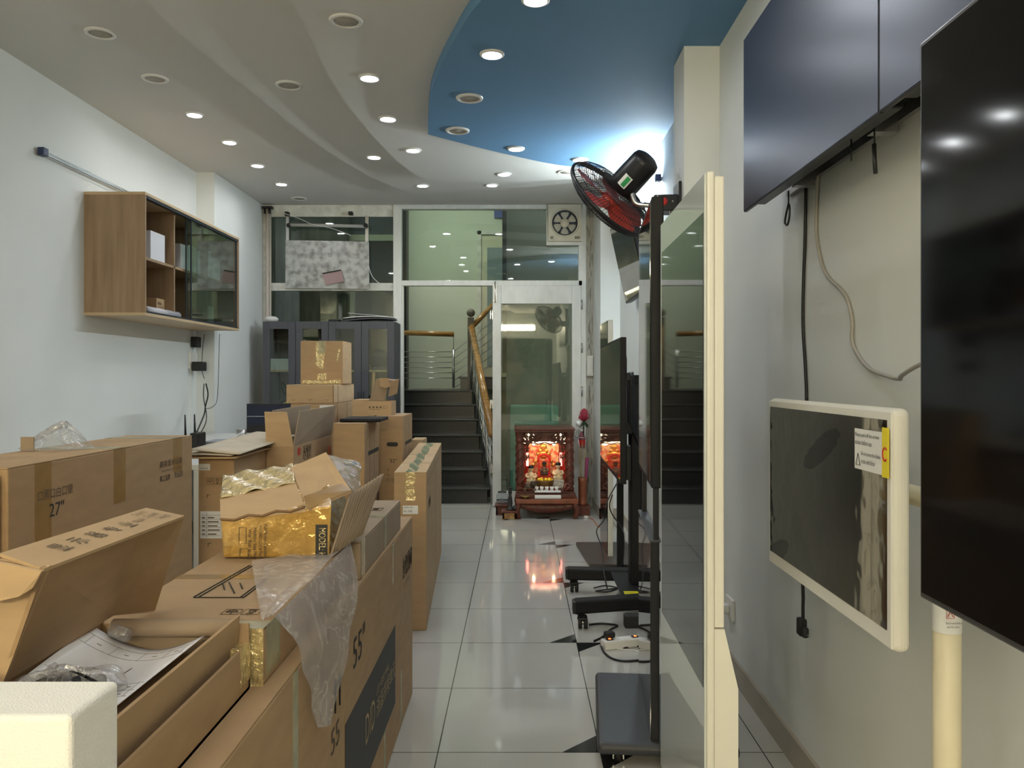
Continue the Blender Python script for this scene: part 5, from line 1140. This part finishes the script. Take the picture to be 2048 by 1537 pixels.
single('clear_tube', MB().cyl(at(228,1262,1.49), at(252,1272,1.46), .012, 14), POLYC, 'short clear plastic tube in the far corner of the open carton', 'tube')
single('accessory_pack', MB().box(-.77,-.545,1.0,1.50,.762,.835,.004), CARDD, 'grey brown flat inner carton at the bottom of the open carton', 'pack')
# foam block
fb = MB().box(-.86,-.470,.850,.952,.7555,.990,.006,3)
single('foam_block', fb, FOAM, 'white foam block in the lower left corner, nearest the viewer', 'foam')

# thin cartons standing behind
t = carton('narrow brown carton with white form label, right of the 27 inch carton', (-1.32, 3.75, 0), (.165, 1.0, .975), opened=False)
lpart(t, 'form_label', (-.155,-.055,-.0016,-.0002,.60,.725), LABEL, 'white form label')
fm = MB()
for k in range(6): fm.box(-.15,-.06,-.0024,-.0016,.612+.019*k,.613+.019*k)
fm.box(-.126,-.125,-.0024,-.0016,.605,.72)
for k in range(5): fm.box(-.12,-.12+(.04,.055,.045,.05,.03)[k],-.0024,-.0016,.617+.019*k,.622+.019*k).box(-.148,-.132,-.0024,-.0016,.617+.019*k,.622+.019*k)
obj('form_lines', fm, INKW, t, local=True)
lpart(t, 'barcode_label', (-.16,-.11,-.0016,-.0002,.915,.945), LABEL); L(t, 'LM27 038', (-.155,-.0016,.92), UX, UZ, w=.035, h=.008)
arrows(t, (-.125,-.001,.85), Vector(UX), Vector(UZ), .03, 3)
mk = MB().box(-.125,-.11,-.0016,-.0004,.80,.803).box(-.125,-.122,-.0016,-.0004,.787,.803).box(-.12,-.105,-.0016,-.0004,.575,.578).box(-.12,-.117,-.0016,-.0004,.562,.578); obj('corner_marks', mk, INKW, t, local=True)
for i, (dx, z, sl_, lab, m) in enumerate(((0,.978,.03,'pale cardboard sheet lying on the narrow labelled carton, the lowest',CARD2),(-.02,.99,.05,'pale cardboard sheet in the middle of the stack on the narrow carton',SHEETC),(.02,1.006,.06,'topmost curled pale sheet on the narrow labelled carton',SHEETC))):
    def sf(u, v, dx=dx, z=z, sl_=sl_): return (-1.52+dx+.23*u, 3.68+.95*v, z+.016*math.sin(2.2*u+i)*(i*.35)+sl_*v*.3*(1 if i else .0))
    single('cardboard_sheet', MB().sheet(sf, 8, 8), m, lab, 'cardboard sheet', solid=.005)
# open carton with upright flaps
t = carton('open brown carton with its flaps standing up, in front of the stack', (-1.175, 4.22, 0), (.142, .86, .985), opened=True)
fp = obj('flap', MB().slab([(-.142,0,.985),(-.0,0,.985),(-.026,-.03,1.165),(-.142,-.03,1.167)], .005), CARD2, t, local=True, label='front flap standing up')
obj('flap', MB().slab([(0,.01,.985),(0,.86,.985),(.028,.85,1.168),(.012,.08,1.165)], .005), CARDD, t, local=True, label='right flap standing up')  # greyer card puts the right flap's shade into its colour
obj('flap', MB().slab([(-.142,.86,.985),(-.142,.01,.985),(-.125,.05,1.172),(-.12,.80,1.178)], .005), CARDD, t, local=True, label='left flap standing up')
obj('flap', MB().slab([(0,.86,.985),(-.142,.86,.985),(-.142,.90,1.15),(0,.90,1.15)], .005), CARD2, t, local=True, label='rear flap standing up')
arrows(t, (0,.20,.90), Vector(UY), Vector(UZ), .07, 2); lpart(t, 'red_mark', (.0002,.001,.08,.13,.93,.97), RED, 'red printed mark'); lpart(t, 'red_mark', (.0002,.001,.78,.82,.80,.92), mat('orange print', (.8,.18,.05), .5), 'orange printed mark')
# two upright cartons
def bands(t, h, d):
    lpart(t, 'printed_band', (.0002,.001,d*.22,d*.92,h-.20,h-.175), INK)
    for y in (.30,.62): lpart(t, 'crease', (.0002,.0008,d*y,d*y+.004,.05,h-.02), CARDE)
    obj('diagonal_print', MB().slab([(.001,d*.55,.3),(.001,d*.95,.55),(.001,d*.95,.72),(.001,d*.45,.2)], .0006), INKW, t, local=True)
t = carton('upright brown carton with a dark hand hole, carrying the black pad', (-.905, 4.75, 0), (.185, .50, 1.075)); bands(t, 1.075, .5)
def hole(t, x, z, w=.075, h=.028):
    obj('hand_hole', MB().slab([(x+(w/2-h/2)*(1 if math.cos(a)>0 else -1)+h/2*math.cos(a), -.0012, z+h/2*math.sin(a)) for a in [2*PI*k/24+.01 for k in range(24)]][::1], .001), INK, t, local=True)
hole(t, -.085, .84)
t2 = single('black_pad', MB().box(-1.075,-.83,4.85,5.15,1.0765,1.098,.006), BLKM, 'black flat device lying on the upright carton with the hand hole', 'device')
t = carton('upright brown carton marked 32 inch with a hand hole', (-.762, 5.32, 0), (.185, .46, 1.09)); bands(t, 1.09, .46); hole(t, -.07, .905)
L(t, '32"', (-.085,-.001,.785), UX, UZ, w=.045, h=.024)
mk = MB()
for x, z, a, b in ((-.10,.74,1,-1),(-.03,.74,-1,-1),(-.10,.70,1,1),(-.03,.70,-1,1)): mk.box(x,x+a*.014,-.0016,-.0004,z,z+.0025).box(x,x+a*.0025,-.0016,-.0004,z,z+b*.012)
obj('corner_marks', mk, INKW, t, local=True)
arrows(t, (-.11,-.001,.655), Vector(UX), Vector(UZ), .028, 3)
# small open carton on the 32" one
t = thing('small_carton', 'small open carton with raised lid on the 32 inch carton', 'box', (-.93, 5.45, 1.0905))
a, b = at(733,831,5.42), at(783,831,5.42); c = Vector((at(796,0,5.42).x+.0, 5.6, 1.09))
X0, X1, zt_ = a.x, b.x, 1.09+.095
obj('body', MB().box(X0,X1,5.42,5.426,1.091,zt_).box(X0,X1,5.61,5.616,1.091,zt_).box(X0,X0+.006,5.426,5.61,1.091,zt_).box(X1-.006,X1,5.426,5.61,1.091,zt_).box(X0+.006,X1-.006,5.426,5.61,1.091,1.097), CARD2, t)
obj('lid', MB().slab([(X0,5.52,zt_),(X0+.10,5.52,zt_),(X0+.145,5.5,zt_+.14),(X0+.05,5.5,zt_+.15)], .005).slab([(X0+.05,5.5,zt_+.15),(X0+.145,5.5,zt_+.14),(X0+.20,5.58,zt_+.145),(X0+.1,5.58,zt_+.15)], .004), CARDD, t, label='raised lid')
obj('lid_tab', MB().slab([(X0+.075,5.49,zt_+.155),(X0+.14,5.49,zt_+.155),(X0+.15,5.485,zt_+.10),(X0+.115,5.485,zt_+.085),(X0+.08,5.485,zt_+.10)], .004).slab([(X0+.145,5.5,zt_+.13),(X0+.195,5.56,zt_+.15),(X0+.18,5.57,zt_+.05),(X0+.13,5.52,zt_+.03)], .004), CARD, t)
mk = MB()
for k in range(4): mk.lathe([(.0005,0),(.0065,0)], n=14, M=Matrix.Translation((X0+.022+.024*k, 5.4195, 1.145)) @ Matrix.Rotation(PI/2,4,'X'))
mk.tube([(X0+.112,5.419,1.138),(X0+.14,5.419,1.138),(X0+.14,5.419,1.153),(X0+.112,5.419,1.153),(X0+.112,5.419,1.138)], .0008, 4).box(X0+.02,X0+.09,5.4188,5.4195,1.129,1.131)
obj('printed_icons', mk, INKW, t)
carton('pale rounded carton between the stack and the small open carton', (at(738,0,5.6).x-.01, 5.62, 1.0), (.11, .25, .19), m=CARD2)
carton('brown carton under the pale rounded carton, mostly hidden', (at(738,0,5.6).x-.01, 5.60, 0), (.115, .3, 1.0), m=CARD)
# the stack at the back
SX = at(668,0,5.6).x
t = carton('large brown carton at the bottom of the back stack, mostly hidden', (SX+.01, 5.58, 0), (.36, .72, .985))
t = carton('brown carton second from the bottom of the back stack', (SX+.0, 5.60, .985), (.30, .70, .18), m=CARD, tape=None)
lpart(t, 'label', (-.10,-.005,-.0014,-.0002,.150,.168), LABEL); lpart(t, 'crease', (.0002,.001,.10,.108,0,.178), CARDE); lpart(t, 'crease', (.0002,.001,.42,.43,0,.178), CARDE)
t = carton('shallow brown carton under the taped cube on the back stack', (SX+.0, 5.60, 1.166), (.33, .68, .128), m=CARD2, seam='x')
for x in (-.28,-.165,-.05):
    obj('printed_mark', MB().tube([(x-.012,-.001,.03),(x,-.001,.018),(x+.012,-.001,.03)], .0012, 4), INKW, t, local=True)
lpart(t, 'crease', (-.008,-.003,-.0012,-.0002,0,.126), CARDE); lpart(t, 'crease', (.0002,.001,.12,.13,0,.126), CARDE)
a, b = at(601,766,5.85), at(686,766,5.85)
t = carton('square taped carton on top of the back stack', (b.x, 5.85, 1.296), (b.x-a.x, .30, .312), m=CARD, tape=TAPEC)
tp = MB(); w_ = b.x-a.x
tp.slab([(-w_*.64,-.0008,.305),(-w_*.64,-.0008,.14),(-w_*.47,-.0008,.10),(-w_*.44,-.0008,.20),(-w_*.41,-.0008,.305)], .0005)
tp.slab([(-w_*.60,-.0008,.075),(-w_*.60,-.0008,.03),(-w_*.40,-.0008,.03),(-w_*.39,-.0008,.08)], .0005)
tp.slab([(-w_*.95,-.0009,.03),(-w_*.97,-.0009,.003),(-w_*.04,-.0009,.003),(-w_*.07,-.0009,.035),(-w_*.4,-.0009,.024)], .0005)
tp.slab([(-w_*.16,-.0008,.17),(-w_*.13,-.0008,.16),(-w_*.06,-.0008,.25),(-w_*.10,-.0008,.26)], .0005)
obj('packing_tape', tp, TAPEY, t, local=True)
L(t, 'FRAGILE', (-w_*.90,-.001,.29), (0,0,-1), UX, w=.09, h=.014, m=TAPEC); 
# long box beside the stairs
t = carton('long brown carton with green tape along its top, beside the stairs', (-.491, 4.30, 0), (.172, 1.93, .842), rz=.0544, topm=CARD2)
def gt(u, v): return (-.086-.026+.052*v+.006*math.sin(23*u), .0+1.93*u, .8432+.002*math.sin(40*u+5*v))
obj('packing_tape', MB().sheet(gt, 40, 4), mat('green printed tape', (.16,.20,.11), .3, noise=.35, nscale=30), t, local=True, label='greenish crinkled tape')
def gt2(u, v): return (-.086-.024+.048*v+.004*math.sin(9*u), -.0014-.002*math.sin(20*u), .842-.15*u)
obj('packing_tape', MB().sheet(gt2, 12, 4), TAPEY, t, local=True)
lpart(t, 'shipping_label', (-.125,-.045,-.0016,-.0002,.62,.665), LABEL, 'white shipping label')
L(t, 'SHIPPING MARK', (-.12,-.0017,.652), UX, UZ, w=.05, h=.007); L(t, 'No. 0185', (-.12,-.0017,.63), UX, UZ, w=.045, h=.012, m=INKW)
for y in (.45,1.0): lpart(t, 'crease', (-.17,.0008,y,y+.004,.8421,.8428), CARDE); 
lpart(t, 'crease', (.0002,.0008,.0,1.93,.775,.778), CARDE); lpart(t, 'crease', (.0002,.0008,1.0,1.004,.0,.84), CARDE)
arrows(t, (0,.18,.62), Vector(UY), Vector(UZ), .05, 3)
lpart(t, 'clear_strap', (.0002,.001,.3,.33,.0,.15), TAPEC)
b = carton('small pale carton leaning behind the long green taped carton', (-.745, 6.30, 0), (.095, .25, .86), m=CARD2)
# =============== light, view ===============
sc = bpy.context.scene
w = bpy.data.worlds.new('daylight'); sc.world = w; w.use_nodes = True
w.node_tree.nodes['Background'].inputs[0].default_value = (1.0, .90, .66, 1); w.node_tree.nodes['Background'].inputs[1].default_value = 2.0
cam = bpy.data.cameras.new('camera'); co = bpy.data.objects.new('camera', cam); C.objects.link(co)
co.location = (0, 0, H); co.rotation_euler = (PI/2, 0, 0)
cam.sensor_width = 36; cam.lens = 36*F/2048; cam.shift_x = -(CX-1024)/2048; cam.shift_y = (CY-768.5)/2048
cam.clip_start = .05
sc.camera = co
sc.view_settings.view_transform = 'Standard'; sc.view_settings.look = 'None'; sc.view_settings.exposure = 1.0; sc.view_settings.gamma = 1.0
sc.view_settings.use_curve_mapping = False
sc.cycles.use_adaptive_sampling = True; sc.cycles.adaptive_threshold = .09; sc.cycles.use_denoising = True
sc.cycles.max_bounces = 7; sc.cycles.diffuse_bounces = 4; sc.cycles.glossy_bounces = 4; sc.cycles.transparent_max_bounces = 12
sc.cycles.caustics_reflective = False; sc.cycles.caustics_refractive = False; sc.cycles.sample_clamp_indirect = 6
